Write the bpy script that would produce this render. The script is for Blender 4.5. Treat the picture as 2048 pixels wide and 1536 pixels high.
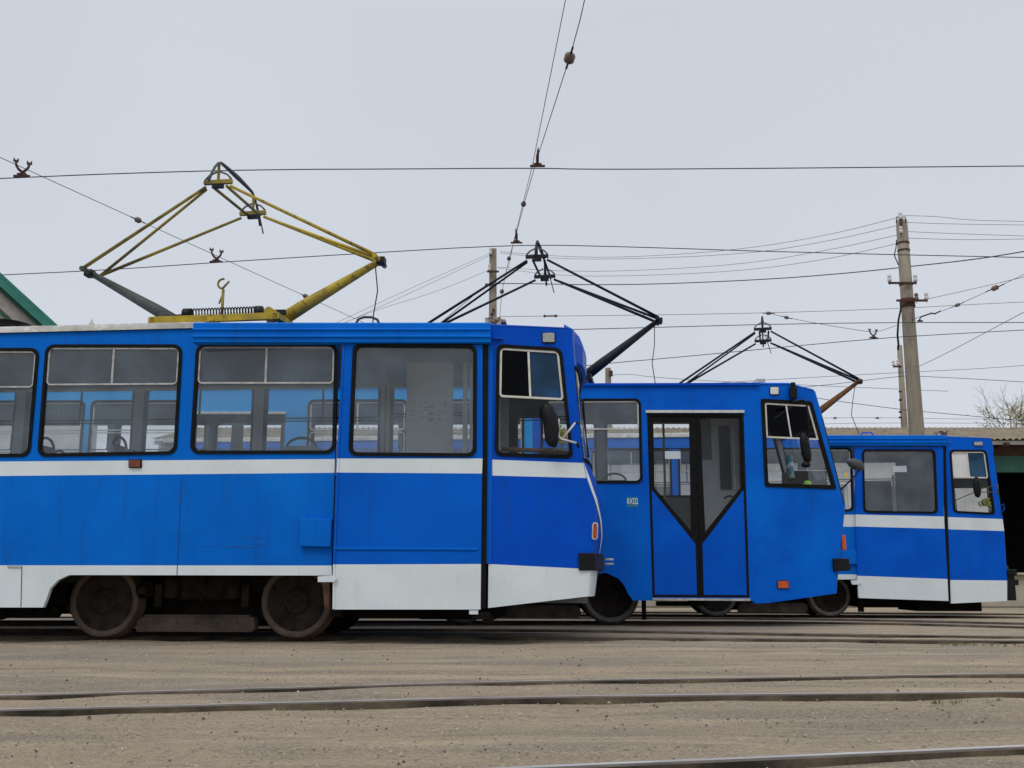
import bpy, bmesh, math, random
from mathutils import Vector, Matrix
from mathutils.geometry import tessellate_polygon

for o in list(bpy.data.objects):
    bpy.data.objects.remove(o)
SC = bpy.context.scene
COL = SC.collection
R = math.radians

# ------------------------------------------------------------------ camera
FPX = 2100.0                      # focal length in photograph pixels (2048 wide)
CAMH = 0.56
TH = math.atan(392.0 / FPX)       # camera looks up: the horizon lies low in the picture
cam_d = bpy.data.cameras.new("camera")
cam = bpy.data.objects.new("camera", cam_d)
COL.objects.link(cam)
cam_d.sensor_width = 36.0
cam_d.lens = FPX / 2048.0 * 36.0
cam_d.clip_start = 0.05
cam_d.clip_end = 2000
cam.location = (0, 0, CAMH)
cam.rotation_euler = (R(90) + TH, 0, 0)
SC.camera = cam
SC.render.resolution_x, SC.render.resolution_y = 1024, 768

# ------------------------------------------------------------------ sky, sun, exposure
SUN_EL, SUN_AZ = 52, 205          # high soft sun behind the cloud, over the photographer's shoulder
W = bpy.data.worlds.new("World")
SC.world = W
W.use_nodes = True
nt = W.node_tree
nt.nodes.clear()
def wn(t, **k):
    n = nt.nodes.new(t)
    for a, b in k.items():
        setattr(n, a, b)
    return n
sky = wn("ShaderNodeTexSky", sky_type='NISHITA', sun_disc=False, sun_elevation=R(SUN_EL), sun_rotation=R(SUN_AZ))
tc = wn("ShaderNodeTexCoord")
sep = wn("ShaderNodeSeparateXYZ")
ramp = wn("ShaderNodeValToRGB")
el = ramp.color_ramp.elements
el[0].position = 0.0; el[0].color = (0.655, 0.685, 0.755, 1)
el[1].position = 1.0; el[1].color = (0.95, 0.97, 1.0, 1)
e = el.new(0.50); e.color = (0.575, 0.622, 0.690, 1)
e = el.new(0.20); e.color = (0.605, 0.645, 0.715, 1)
e = el.new(0.62); e.color = (0.80, 0.83, 0.88, 1)
noi = wn("ShaderNodeTexNoise"); noi.inputs["Scale"].default_value = 2.2; noi.inputs["Detail"].default_value = 3
mul = wn("ShaderNodeMix", data_type='RGBA', blend_type='MULTIPLY')
mul.inputs[0].default_value = 0.14
cloud = wn("ShaderNodeMix", data_type='RGBA', blend_type='MULTIPLY')
cloud.inputs[0].default_value = 1.0
cloud.inputs[7].default_value = (11.6, 11.5, 11.35, 1)
mix = wn("ShaderNodeMix", data_type='RGBA')
mix.inputs[0].default_value = 0.95
bg = wn("ShaderNodeBackground"); bg.inputs["Strength"].default_value = 0.1
out = wn("ShaderNodeOutputWorld")
lk = nt.links.new
lk(tc.outputs["Generated"], sep.inputs[0]); lk(sep.outputs["Z"], ramp.inputs[0])
lk(tc.outputs["Generated"], noi.inputs["Vector"])
lk(ramp.outputs[0], mul.inputs[6]); lk(noi.outputs["Fac"], mul.inputs[7])
lk(mul.outputs[2], cloud.inputs[6])
lk(sky.outputs[0], mix.inputs[6]); lk(cloud.outputs[2], mix.inputs[7])
lk(mix.outputs[2], bg.inputs["Color"]); lk(bg.outputs[0], out.inputs[0])

sd = bpy.data.lights.new("sun", 'SUN')
sd.energy = 0.9; sd.angle = R(25); sd.color = (1.0, 0.97, 0.93)
sun = bpy.data.objects.new("sun", sd)
COL.objects.link(sun)
_az = R(SUN_AZ)
_d = Vector((math.sin(_az) * math.cos(R(SUN_EL)), math.cos(_az) * math.cos(R(SUN_EL)), math.sin(R(SUN_EL))))
sun.rotation_euler = _d.to_track_quat('Z', 'Y').to_euler()
sun.location = _d * 60

vs = SC.view_settings
vs.view_transform = 'Standard'; vs.look = 'None'; vs.exposure = 0.0; vs.gamma = 1.0
vs.use_curve_mapping = False
SC.cycles.transparent_max_bounces = 24
SC.cycles.max_bounces = 8
SC.cycles.use_denoising = True

# ------------------------------------------------------------------ measuring helpers
CT, ST = math.cos(TH), math.sin(TH)
def ray(px, py):
    u, v = (px - 1024.0) / FPX, (768.0 - py) / FPX
    return Vector((u, CT - v * ST, ST + v * CT))
def at(px, py, D):
    """world point seen at photograph pixel (px,py) that lies at distance D"""
    d = ray(px, py)
    return Vector((0, 0, CAMH)) + d * (D / d.y)
def gz(y):
    """height of the yard: almost level, sinking a little at the far tracks"""
    pts = [(0, 0), (10.6, 0), (13.9, .015), (18.5, -.05), (24, -.06), (400, -.06)]
    if y <= 0: return 0
    for (a, za), (b, zb) in zip(pts, pts[1:]):
        if y <= b:
            return za + (zb - za) * (y - a) / (b - a)
    return -.06
def on_ground(px, py):
    d = ray(px, py)
    z = 0
    for _ in range(4):
        t = (z - CAMH) / d.z
        z = gz(d.y * t)
    return Vector((0, 0, CAMH)) + d * t

class Frame:
    def __init__(s, px, D, rz, z=0.0):
        w = at(px, 1160, D)
        s.o = Vector((w.x, D, z)); s.rz = R(rz)
        s.m = Matrix.Translation(s.o) @ Matrix.Rotation(s.rz, 4, 'Z')
        s.i = s.m.inverted()
    def L(s, px, py, D):
        return s.i @ at(px, py, D)
    def on_y(s, px, py, y):
        """local point on the lengthwise plane local y"""
        o = s.i @ Vector((0, 0, CAMH)); d = s.i.to_3x3() @ ray(px, py)
        t = (y - o.y) / d.y
        return o + d * t
    def px(s, pl, px, py, off=0.0):
        """(x,z) on a side plane"""
        o = s.i @ Vector((0, 0, CAMH)); d = s.i.to_3x3() @ ray(px, py)
        t = (pl.y0 + off + pl.k * (o.x - pl.x0) - o.y) / (d.y - pl.k * d.x)
        p = o + d * t
        return (p.x, p.z)
class Plane:
    def __init__(s, y0, x0=0.0, k=0.0, side=1):
        s.y0, s.x0, s.k, s.side = y0, x0, k, side
    def pt(s, x, z, off=0.0):
        return Vector((x, s.side * (s.y0 + s.k * (x - s.x0) + off), z))

# ------------------------------------------------------------------ materials
def mat(name, c1, c2=None, scale=4.0, rough=0.5, bump=0.0, bscale=None, metal=0.0, spec=0.4, stretch=(1, 1, 1),
        rvar=0.0, lo=0.35, hi=0.65, detail=5.0, coord="Object", spots=None):
    m = bpy.data.materials.new(name); m.use_nodes = True
    n, l = m.node_tree.nodes, m.node_tree.links
    b = n["Principled BSDF"]
    b.inputs["Roughness"].default_value = rough
    b.inputs["Metallic"].default_value = metal
    b.inputs["Specular IOR Level"].default_value = spec
    b.inputs["Base Color"].default_value = (*c1, 1)
    if c2 is None and not bump:
        return m
    t = n.new("ShaderNodeTexCoord"); mp = n.new("ShaderNodeMapping")
    mp.inputs["Scale"].default_value = stretch
    l.new(t.outputs[coord], mp.inputs["Vector"])
    col = None
    if c2 is not None:
        x = n.new("ShaderNodeTexNoise"); x.inputs["Scale"].default_value = scale; x.inputs["Detail"].default_value = detail
        x.inputs["Roughness"].default_value = 0.6
        l.new(mp.outputs[0], x.inputs["Vector"])
        r = n.new("ShaderNodeMapRange"); r.inputs[1].default_value = lo; r.inputs[2].default_value = hi
        l.new(x.outputs["Fac"], r.inputs[0])
        mx = n.new("ShaderNodeMix"); mx.data_type = 'RGBA'
        mx.inputs[6].default_value = (*c1, 1); mx.inputs[7].default_value = (*c2, 1)
        l.new(r.outputs[0], mx.inputs[0])
        col = mx.outputs[2]
        if rvar:
            rr = n.new("ShaderNodeMapRange"); rr.inputs[3].default_value = rough - rvar; rr.inputs[4].default_value = rough + rvar
            l.new(x.outputs["Fac"], rr.inputs[0]); l.new(rr.outputs[0], b.inputs["Roughness"])
        for sp in (spots or ()):
            # (colour, scale, threshold lo, hi, stretch, strength)
            c3, s3, a3, b3, st3, k3 = sp
            mp3 = n.new("ShaderNodeMapping"); mp3.inputs["Scale"].default_value = st3
            l.new(t.outputs[coord], mp3.inputs["Vector"])
            y = n.new("ShaderNodeTexNoise"); y.inputs["Scale"].default_value = s3; y.inputs["Detail"].default_value = 6
            y.inputs["Roughness"].default_value = 0.65
            l.new(mp3.outputs[0], y.inputs["Vector"])
            q = n.new("ShaderNodeMapRange"); q.inputs[1].default_value = a3; q.inputs[2].default_value = b3
            q.inputs[4].default_value = k3
            l.new(y.outputs["Fac"], q.inputs[0])
            m3 = n.new("ShaderNodeMix"); m3.data_type = 'RGBA'; m3.inputs[7].default_value = (*c3, 1)
            l.new(col, m3.inputs[6]); l.new(q.outputs[0], m3.inputs[0])
            col = m3.outputs[2]
        l.new(col, b.inputs["Base Color"])
    if bump:
        z = n.new("ShaderNodeTexNoise"); z.inputs["Scale"].default_value = bscale or scale * 3; z.inputs["Detail"].default_value = 6
        l.new(mp.outputs[0], z.inputs["Vector"])
        bp = n.new("ShaderNodeBump"); bp.inputs["Strength"].default_value = min(1.0, bump); bp.inputs["Distance"].default_value = 0.02
        l.new(z.outputs["Fac"], bp.inputs["Height"]); l.new(bp.outputs[0], b.inputs["Normal"])
    return m

GRIME = ((0.035, 0.04, 0.05), 9.0, 0.66, 0.80, (1, 1, 2.5), 0.55)
M = {}
M['blue'] = mat('blue_paint', (0.001, 0.155, 0.66), (0.001, 0.118, 0.54), 0.8, 0.42, 0.10, 1.6, spec=0.06, rvar=0.06,
                spots=[((0.012, 0.055, 0.20), 4.5, 0.54, 0.78, (2.6, 2.6, .22), 0.38), ((0.006, 0.07, 0.30), 14.0, 0.70, 0.80, (0.25, 1, 2.2), 0.5), ((0.002, 0.175, 0.68), 1.4, 0.55, 0.8, (1, 1, 1), 0.6)])
M['blue_door'] = mat('door_blue_paint', (0.001, 0.122, 0.63), (0.001, 0.095, 0.52), 0.9, 0.40, 0.10, 1.6, spec=0.06, rvar=0.06,
                spots=[((0.012, 0.055, 0.20), 4.5, 0.54, 0.78, (2.6, 2.6, .22), 0.38), ((0.006, 0.06, 0.30), 12.0, 0.70, 0.80, (0.3, 1, 2.0), 0.4), ((0.002, 0.135, 0.66), 1.2, 0.55, 0.8, (1, 1, 1), 0.6)])
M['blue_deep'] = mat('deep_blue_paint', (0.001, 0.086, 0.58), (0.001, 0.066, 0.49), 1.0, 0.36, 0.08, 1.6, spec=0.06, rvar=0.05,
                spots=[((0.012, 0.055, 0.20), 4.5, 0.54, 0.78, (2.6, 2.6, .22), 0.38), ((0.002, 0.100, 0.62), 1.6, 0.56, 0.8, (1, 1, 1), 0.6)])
M['blue_fresh'] = mat('fresh_blue_paint', (0.001, 0.115, 0.64), (0.001, 0.084, 0.53), 1.0, 0.35, 0.10, 1.5, spec=0.06, rvar=0.05,
                spots=[((0.012, 0.055, 0.20), 4.5, 0.54, 0.78, (2.6, 2.6, .22), 0.38), ((0.002, 0.145, 0.74), 1.3, 0.55, 0.8, (1, 1, 1), 0.7)])
M['blue_mid'] = mat('mid_blue_paint', (0.001, 0.140, 0.68), (0.001, 0.098, 0.55), 1.1, 0.36, 0.10, 1.5, spec=0.06, rvar=0.05,
                spots=[((0.012, 0.055, 0.20), 4.5, 0.54, 0.78, (2.6, 2.6, .22), 0.38), ((0.002, 0.165, 0.72), 1.3, 0.5, 0.75, (1, 1, 1), 0.8), ((0.001, 0.06, 0.50), 1.7, 0.58, 0.75, (.6, 1, 1.4), 0.6)])
M['blue_brightened'] = mat('brightened_azure_paint', (0.008, 0.38, 0.85), (0.006, 0.32, 0.78), 0.9, 0.45, 0.10, 1.5, spec=0.06, rvar=0.05)  # body blue brightened in the colour, since little light reaches the gap between trams
M['white'] = mat('white_paint', (0.70, 0.775, 0.80), (0.63, 0.695, 0.72), 1.6, 0.45, 0.05, 2.0, spec=0.3, rvar=0.08,
                spots=[((0.45, 0.43, 0.36), 6.0, 0.60, 0.80, (1.5, 1, .5), 0.5), ((0.16, 0.08, 0.04), 22.0, 0.72, 0.78, (1, 1, .6), 0.7)])
M['rust'] = mat('rust', (0.13, 0.062, 0.032), (0.055, 0.032, 0.022), 9, 0.85, 0.4, 40, spec=0.2)
M['roofgrey'] = mat('roof_paint', (0.50, 0.49, 0.46), (0.34, 0.33, 0.30), 3.5, 0.75, 0.5, 7, spec=0.2,
                spots=[((0.62, 0.62, 0.60), 8, 0.52, 0.6, (1, 1, 1), 0.8)])
M['rubber'] = mat('rubber', (0.005, 0.0055, 0.006), (0.010, 0.010, 0.010), 12, 0.6, spec=0.10)
M['black'] = mat('black_plastic', (0.006, 0.0065, 0.008), (0.012, 0.0125, 0.015), 8, 0.45, 0.1, 60, spec=0.16)
M['alu'] = mat('aluminium_frame', (0.52, 0.53, 0.52), (0.34, 0.34, 0.32), 14, 0.45, metal=0.3, spec=0.4,
               spots=[((0.12, 0.09, 0.06), 20, 0.62, 0.7, (1, 1, 1), 0.7)])
M['alu_white'] = mat('white_frame_paint', (0.70, 0.70, 0.66), (0.55, 0.53, 0.46), 14, 0.5, spec=0.35)
M['lining'] = mat('grey_lining', (0.38, 0.41, 0.43), (0.32, 0.35, 0.37), 2, 0.6, spec=0.3)
M['ceil'] = mat('ceiling_lining', (0.36, 0.39, 0.41), (0.30, 0.33, 0.35), 2, 0.6, spec=0.3)
M['board'] = mat('partition_board', (0.52, 0.54, 0.54), (0.44, 0.46, 0.46), 3, 0.5, spec=0.3)
M['seat'] = mat('seat_vinyl', (0.075, 0.082, 0.09), (0.05, 0.055, 0.06), 6, 0.55, 0.1, 40)
M['steel_dark'] = mat('dark_steel', (0.010, 0.009, 0.008), (0.028, 0.021, 0.016), 7, 0.75, 0.35, 30, spec=0.12)
M['tyre'] = mat('wheel_tyre', (0.115, 0.080, 0.056), (0.065, 0.047, 0.036), 6, 0.6, 0.2, 30, spec=0.3)
M['tyre_grey'] = mat('wheel_tyre_grey', (0.17, 0.16, 0.14), (0.09, 0.085, 0.075), 6, 0.6, 0.2, 30, spec=0.3)
M['wheel'] = mat('wheel_disc', (0.020, 0.017, 0.015), (0.038, 0.030, 0.024), 8, 0.85, 0.5, 30, spec=0.12)
M['under'] = mat('underframe_paint', (0.005, 0.005, 0.005), (0.013, 0.011, 0.009), 5, 0.85, 0.3, 20, spec=0.06)
M['yellow'] = mat('yellow_paint', (0.50, 0.36, 0.022), (0.32, 0.235, 0.03), 5, 0.55, 0.1, 30, spec=0.3,
                  spots=[((0.06, 0.05, 0.03), 12, 0.56, 0.66, (1, 1, 1), 0.85)])
M['olive'] = mat('worn_yellow_paint', (0.34, 0.26, 0.032), (0.20, 0.16, 0.04), 2.5, 0.6, spec=0.3,
                  spots=[((0.06, 0.055, 0.04), 2.2, 0.48, 0.60, (1, 1, 1), 0.8)])
M['slate'] = mat('grey_arm_paint', (0.075, 0.085, 0.09), (0.05, 0.055, 0.055), 6, 0.55, 0.1, 30, spec=0.3)
M['pblack'] = mat('black_arm_paint', (0.008, 0.010, 0.014), (0.017, 0.020, 0.026), 8, 0.5, spec=0.2)
M['prust'] = mat('rusty_arm', (0.21, 0.095, 0.035), (0.11, 0.055, 0.025), 8, 0.8, 0.2, 40, spec=0.2)
M['copper'] = mat('brown_insulator', (0.16, 0.07, 0.045), (0.10, 0.05, 0.035), 8, 0.35, spec=0.5)
M['wire'] = mat('wire_metal', (0.035, 0.037, 0.042), (0.06, 0.06, 0.065), 4, 0.5, metal=0.3)
M['wire_light'] = mat('line_metal', (0.12, 0.125, 0.135), (0.17, 0.175, 0.18), 4, 0.5, metal=0.3)
M['porcelain'] = mat('porcelain', (0.66, 0.65, 0.62), (0.5, 0.49, 0.47), 8, 0.25, spec=0.5)
M['clamp'] = mat('cast_clamp', (0.045, 0.026, 0.024), (0.09, 0.04, 0.034), 20, 0.75, spec=0.2)
M['insul'] = mat('strain_insulator', (0.10, 0.072, 0.055), (0.18, 0.13, 0.10), 14, 0.4, spec=0.4)
M['concrete'] = mat('concrete', (0.32, 0.28, 0.215), (0.22, 0.195, 0.155), 3, 0.9, 0.3, 30, spec=0.2, stretch=(3, 3, .5),
                    spots=[((0.12, 0.11, 0.10), 6, 0.58, 0.72, (2, 2, .3), 0.6)])
M['red_lens'] = mat('red_lens', (0.40, 0.07, 0.025), (0.28, 0.045, 0.015), 30, 0.3, spec=0.4)
M['orange'] = mat('orange_lens', (0.62, 0.10, 0.015), (0.45, 0.06, 0.01), 30, 0.25, spec=0.5)
M['amber_dark'] = mat('dirty_amber_lens', (0.20, 0.045, 0.015), (0.10, 0.025, 0.012), 30, 0.3, spec=0.5)
M['lens'] = mat('clear_lens', (0.42, 0.43, 0.42), (0.28, 0.29, 0.29), 40, 0.25, spec=0.5)
M['teal'] = mat('teal_sticker', (0.02, 0.20, 0.30), (0.015, 0.17, 0.27), 10, 0.4)
M['ink'] = mat('white_letters', (0.75, 0.80, 0.82))
M['paper'] = mat('paper', (0.66, 0.72, 0.76), (0.60, 0.66, 0.70), 5, 0.7)
M['warn'] = mat('yellow_triangle', (0.75, 0.55, 0.03))
M['lime'] = mat('lime_ball', (0.30, 0.62, 0.04))
M['flower'] = mat('yellow_flower', (0.55, 0.48, 0.06), (0.35, 0.38, 0.05), 60, 0.7)
M['yellow_rail'] = mat('yellow_handrail', (0.36, 0.30, 0.09))
M['blind'] = mat('white_blind', (0.70, 0.70, 0.70), (0.62, 0.62, 0.62), 5, 0.7)
M['blue_film'] = mat('blue_film', (0.006, 0.045, 0.16), (0.008, 0.055, 0.18), 3, 0.25, spec=0.5)
M['wall_white'] = mat('whitewash', (0.62, 0.62, 0.61), (0.50, 0.50, 0.49), 1.4, 0.85, 0.2, 12,
                      spots=[((0.3, 0.29, 0.27), 3, 0.58, 0.75, (1, 1, .3), 0.6)])
M['green_trim'] = mat('green_trim', (0.028, 0.20, 0.155), (0.02, 0.15, 0.115), 6, 0.55)
M['green_dark'] = mat('dark_green_trim', (0.012, 0.085, 0.055), (0.010, 0.065, 0.04), 6, 0.55)
M['soffit'] = mat('grey_soffit', (0.40, 0.38, 0.36), (0.30, 0.285, 0.27), 5, 0.8)
M['asbestos'] = mat('corrugated_sheet', (0.30, 0.255, 0.19), (0.19, 0.155, 0.115), 2.5, 0.95, 0.4, 14, spec=0.1,
                    spots=[((0.10, 0.09, 0.07), 5, 0.58, 0.72, (1, 1, 1), 0.7)])
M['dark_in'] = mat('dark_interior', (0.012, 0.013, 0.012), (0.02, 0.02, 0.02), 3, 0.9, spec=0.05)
M['green_beam'] = mat('green_beam', (0.03, 0.11, 0.075), (0.02, 0.075, 0.055), 4, 0.8)
M['timber'] = mat('old_timber', (0.10, 0.055, 0.03), (0.06, 0.035, 0.022), 6, 0.9)
M['bark'] = mat('bark', (0.19, 0.165, 0.13), (0.12, 0.10, 0.08), 10, 0.9)
M['leafy'] = mat('yellow_leaf', (0.36, 0.30, 0.06), (0.22, 0.20, 0.05), 3, 0.7)
M['leafg'] = mat('olive_leaf', (0.20, 0.19, 0.05), (0.12, 0.12, 0.04), 3, 0.7)
M['rail_top'] = mat('worn_rail_top', (0.62, 0.62, 0.63), (0.34, 0.32, 0.30), 1.0, 0.42, metal=0.35, stretch=(.3, 8, 1))
M['rail_dull'] = mat('dull_rail_top', (0.16, 0.135, 0.115), (0.09, 0.075, 0.065), 3, 0.5, metal=0.3, stretch=(.3, 8, 1))
M['rail_side'] = mat('rail_side', (0.030, 0.025, 0.020), (0.15, 0.118, 0.082), 2.2, 0.85, 0.4, 40, spec=0.15)
M['kerb'] = mat('kerb_stone', (0.44, 0.39, 0.31), (0.33, 0.30, 0.25), 4, 0.9, 0.3, 20)
M['stone'] = mat('pebble', (0.36, 0.30, 0.22), (0.08, 0.07, 0.056), 1.2, 0.9, lo=.42, hi=.52)
M['stone_pale'] = mat('pale_pebble', (0.46, 0.39, 0.29), (0.34, 0.29, 0.22), 1.2, 0.9)

def glass(name, tint, dust, dustcol=(0.42, 0.45, 0.46), refl=0.07):
    m = bpy.data.materials.new(name); m.use_nodes = True
    n, l = m.node_tree.nodes, m.node_tree.links
    n.clear()
    o = n.new("ShaderNodeOutputMaterial")
    tr = n.new("ShaderNodeBsdfTransparent"); tr.inputs[0].default_value = (*tint, 1)
    gl = n.new("ShaderNodeBsdfGlossy"); gl.inputs["Roughness"].default_value = 0.015
    df = n.new("ShaderNodeBsdfDiffuse"); df.inputs[0].default_value = (*dustcol, 1)
    lw = n.new("ShaderNodeLayerWeight"); lw.inputs[0].default_value = 0.5
    pw = n.new("ShaderNodeMath"); pw.operation = 'POWER'; pw.inputs[1].default_value = 4.0
    ma = n.new("ShaderNodeMath"); ma.operation = 'MULTIPLY_ADD'; ma.inputs[1].default_value = 0.8; ma.inputs[2].default_value = refl
    l.new(lw.outputs["Facing"], pw.inputs[0]); l.new(pw.outputs[0], ma.inputs[0])
    t = n.new("ShaderNodeTexCoord")
    nz = n.new("ShaderNodeTexNoise"); nz.inputs["Scale"].default_value = 3.5; nz.inputs["Detail"].default_value = 6
    l.new(t.outputs["Object"], nz.inputs["Vector"])
    mr = n.new("ShaderNodeMapRange"); mr.inputs[1].default_value = 0.3; mr.inputs[2].default_value = 0.75
    mr.inputs[3].default_value = dust * 0.5; mr.inputs[4].default_value = dust * 1.5
    l.new(nz.outputs["Fac"], mr.inputs[0])
    nb = n.new("ShaderNodeTexNoise"); nb.inputs["Scale"].default_value = 1.3
    l.new(t.outputs["Object"], nb.inputs["Vector"])
    bp = n.new("ShaderNodeBump"); bp.inputs["Strength"].default_value = 0.06; bp.inputs["Distance"].default_value = 0.05
    l.new(nb.outputs["Fac"], bp.inputs["Height"]); l.new(bp.outputs[0], gl.inputs["Normal"])
    m1 = n.new("ShaderNodeMixShader"); m2 = n.new("ShaderNodeMixShader")
    l.new(mr.outputs[0], m1.inputs[0]); l.new(tr.outputs[0], m1.inputs[1]); l.new(df.outputs[0], m1.inputs[2])
    l.new(ma.outputs[0], m2.inputs[0]); l.new(m1.outputs[0], m2.inputs[1]); l.new(gl.outputs[0], m2.inputs[2])
    l.new(m2.outputs[0], o.inputs[0])
    return m
M['glass'] = glass('window_glass', (0.96, 0.975, 0.985), 0.10, (0.46, 0.62, 0.76), refl=0.055)
M['glass_clear'] = glass('clean_glass', (0.95, 0.965, 0.97), 0.02, refl=0.022)
M['glass_dark'] = glass('tinted_glass', (0.02, 0.022, 0.03), 0.0, refl=0.008)
M['glass_blue'] = glass('blue_tinted_glass', (0.05, 0.16, 0.30), 0.35, (0.03, 0.12, 0.26), refl=0.02)

# ------------------------------------------------------------------ mesh builder
class MB:
    def __init__(s):
        s.v, s.f, s.mi, s.sm = [], [], [], []
    def _add(s, vs, fs, mi=0, smooth=False):
        b = len(s.v)
        s.v += [tuple(p) for p in vs]
        for f in fs:
            s.f.append(tuple(i + b for i in f)); s.mi.append(mi); s.sm.append(smooth)
        return s
    def box(s, c, d, mi=0, rot=None):
        c = Vector(c); h = Vector(d) / 2
        P = [Vector((x * h.x, y * h.y, z * h.z)) for x in (-1, 1) for y in (-1, 1) for z in (-1, 1)]
        if rot is not None:
            P = [rot @ p for p in P]
        return s._add([c + p for p in P], [(0, 1, 3, 2), (4, 6, 7, 5), (0, 4, 5, 1), (2, 3, 7, 6), (0, 2, 6, 4), (1, 5, 7, 3)], mi)
    def bar(s, p, q, w, h, mi=0, up=(0, 0, 1), w2=None, h2=None):
        p, q = Vector(p), Vector(q)
        d = (q - p).normalized(); u = Vector(up)
        a = d.cross(u)
        if a.length < 1e-4: a = d.cross(Vector((0, 1, 0)))
        a.normalize(); b = a.cross(d)
        w2 = w if w2 is None else w2; h2 = h if h2 is None else h2
        V = []
        for c, ww, hh in ((p, w, h), (q, w2, h2)):
            V += [c - a * ww / 2 - b * hh / 2, c + a * ww / 2 - b * hh / 2, c + a * ww / 2 + b * hh / 2, c - a * ww / 2 + b * hh / 2]
        return s._add(V, [(0, 1, 2, 3), (7, 6, 5, 4), (0, 4, 5, 1), (1, 5, 6, 2), (2, 6, 7, 3), (3, 7, 4, 0)], mi)
    def tube(s, pts, r, n=8, mi=0, cap=True):
        pts = [Vector(p) for p in pts]
        k = len(pts)
        rr = r if isinstance(r, (list, tuple)) else [r] * k
        V, F = [], []
        d0 = (pts[1] - pts[0]).normalized()
        u = d0.cross(Vector((0, 0, 1)))
        if u.length < 1e-3: u = d0.cross(Vector((0, 1, 0)))
        u.normalize()
        for i, p in enumerate(pts):
            d = (pts[min(i + 1, k - 1)] - pts[max(i - 1, 0)]).normalized()
            u = (u - d * u.dot(d)).normalized(); w = d.cross(u)
            V += [p + (u * math.cos(2 * math.pi * j / n) + w * math.sin(2 * math.pi * j / n)) * rr[i] for j in range(n)]
        for i in range(k - 1):
            for j in range(n):
                F.append((i * n + j, i * n + (j + 1) % n, (i + 1) * n + (j + 1) % n, (i + 1) * n + j))
        s._add(V, F, mi, True)
        if cap:
            s._add(V[:n], [tuple(range(n - 1, -1, -1))], mi); s._add(V[-n:], [tuple(range(n))], mi)
        return s
    def lathe(s, c, axis, prof, n=24, mi=0, mis=None):
        """prof: list of (distance along axis, radius)"""
        c = Vector(c); ax = Vector(axis).normalized()
        u = ax.cross(Vector((0, 0, 1)))
        if u.length < 1e-3: u = Vector((1, 0, 0))
        u.normalize(); w = ax.cross(u)
        V = [c + ax * t + (u * math.cos(2 * math.pi * j / n) + w * math.sin(2 * math.pi * j / n)) * r for t, r in prof for j in range(n)]
        for i in range(len(prof) - 1):
            F = [(i * n + j, i * n + (j + 1) % n, (i + 1) * n + (j + 1) % n, (i + 1) * n + j) for j in range(n)]
            b = len(s.v)
            s._add([V[q] for q in range(i * n, (i + 2) * n)], [tuple(q - i * n for q in f) for f in F], mis[i] if mis else mi, True)
        return s
    def panel(s, pl, outer, holes=(), o0=0.0, o1=0.05, mi=0, mi_in=None, mi_edge=None):
        """flat sheet with holes on a side plane, from offset o0 (outside) to o1 (inside)"""
        loops = [list(outer)] + [list(h) for h in holes]
        tris = tessellate_polygon([[Vector((x, z, 0)) for x, z in lp] for lp in loops])
        flat = [p for lp in loops for p in lp]
        s._add([pl.pt(x, z, o0) for x, z in flat], tris, mi)
        s._add([pl.pt(x, z, o1) for x, z in flat], [t[::-1] for t in tris], mi if mi_in is None else mi_in)
        for lp in loops:
            k = len(lp)
            V = [pl.pt(x, z, o0) for x, z in lp] + [pl.pt(x, z, o1) for x, z in lp]
            s._add(V, [(i, (i + 1) % k, k + (i + 1) % k, k + i) for i in range(k)], mi if mi_edge is None else mi_edge)
        return s
    def sheet(s, pl, outer, o=0.0, mi=0):
        tris = tessellate_polygon([[Vector((x, z, 0)) for x, z in outer]])
        return s._add([pl.pt(x, z, o) for x, z in outer], tris, mi)
    def loft(s, rows, mi=0, smooth=True, mis=None, close=False):
        n = len(rows[0])
        V = [p for r in rows for p in r]
        for i in range(len(rows) - 1):
            rng = range(n if close else n - 1)
            F = [(j, (j + 1) % n, n + (j + 1) % n, n + j) for j in rng]
            s._add(rows[i] + rows[i + 1], F, mis[i] if mis else mi, smooth)
        return s
    def build(s, name, mats, parent=None, bevel=0.0, merge=True):
        me = bpy.data.meshes.new(name)
        me.from_pydata(s.v, [], s.f)
        for m in (mats if isinstance(mats, (list, tuple)) else [mats]):
            me.materials.append(M[m] if isinstance(m, str) else m)
        me.polygons.foreach_set("material_index", s.mi)
        me.polygons.foreach_set("use_smooth", s.sm)
        bm = bmesh.new(); bm.from_mesh(me)
        if merge:
            bmesh.ops.remove_doubles(bm, verts=bm.verts, dist=1e-5)
        bmesh.ops.recalc_face_normals(bm, faces=bm.faces)
        bm.to_mesh(me); bm.free()
        me.update()
        o = bpy.data.objects.new(name, me)
        COL.objects.link(o)
        if parent is not None:
            o.parent = parent
        if bevel:
            b = o.modifiers.new("bevel", 'BEVEL'); b.width = bevel; b.segments = 2; b.limit_method = 'ANGLE'
        return o

def tag(o, label=None, cat=None, group=None, kind=None):
    if label: o["label"] = label
    if cat: o["category"] = cat
    if group: o["group"] = group
    if kind: o["kind"] = kind
    return o
def empty(name, mtx=None):
    o = bpy.data.objects.new(name, None); COL.objects.link(o)
    o.empty_display_size = 0.2
    if mtx is not None: o.matrix_world = mtx
    return o

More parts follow.
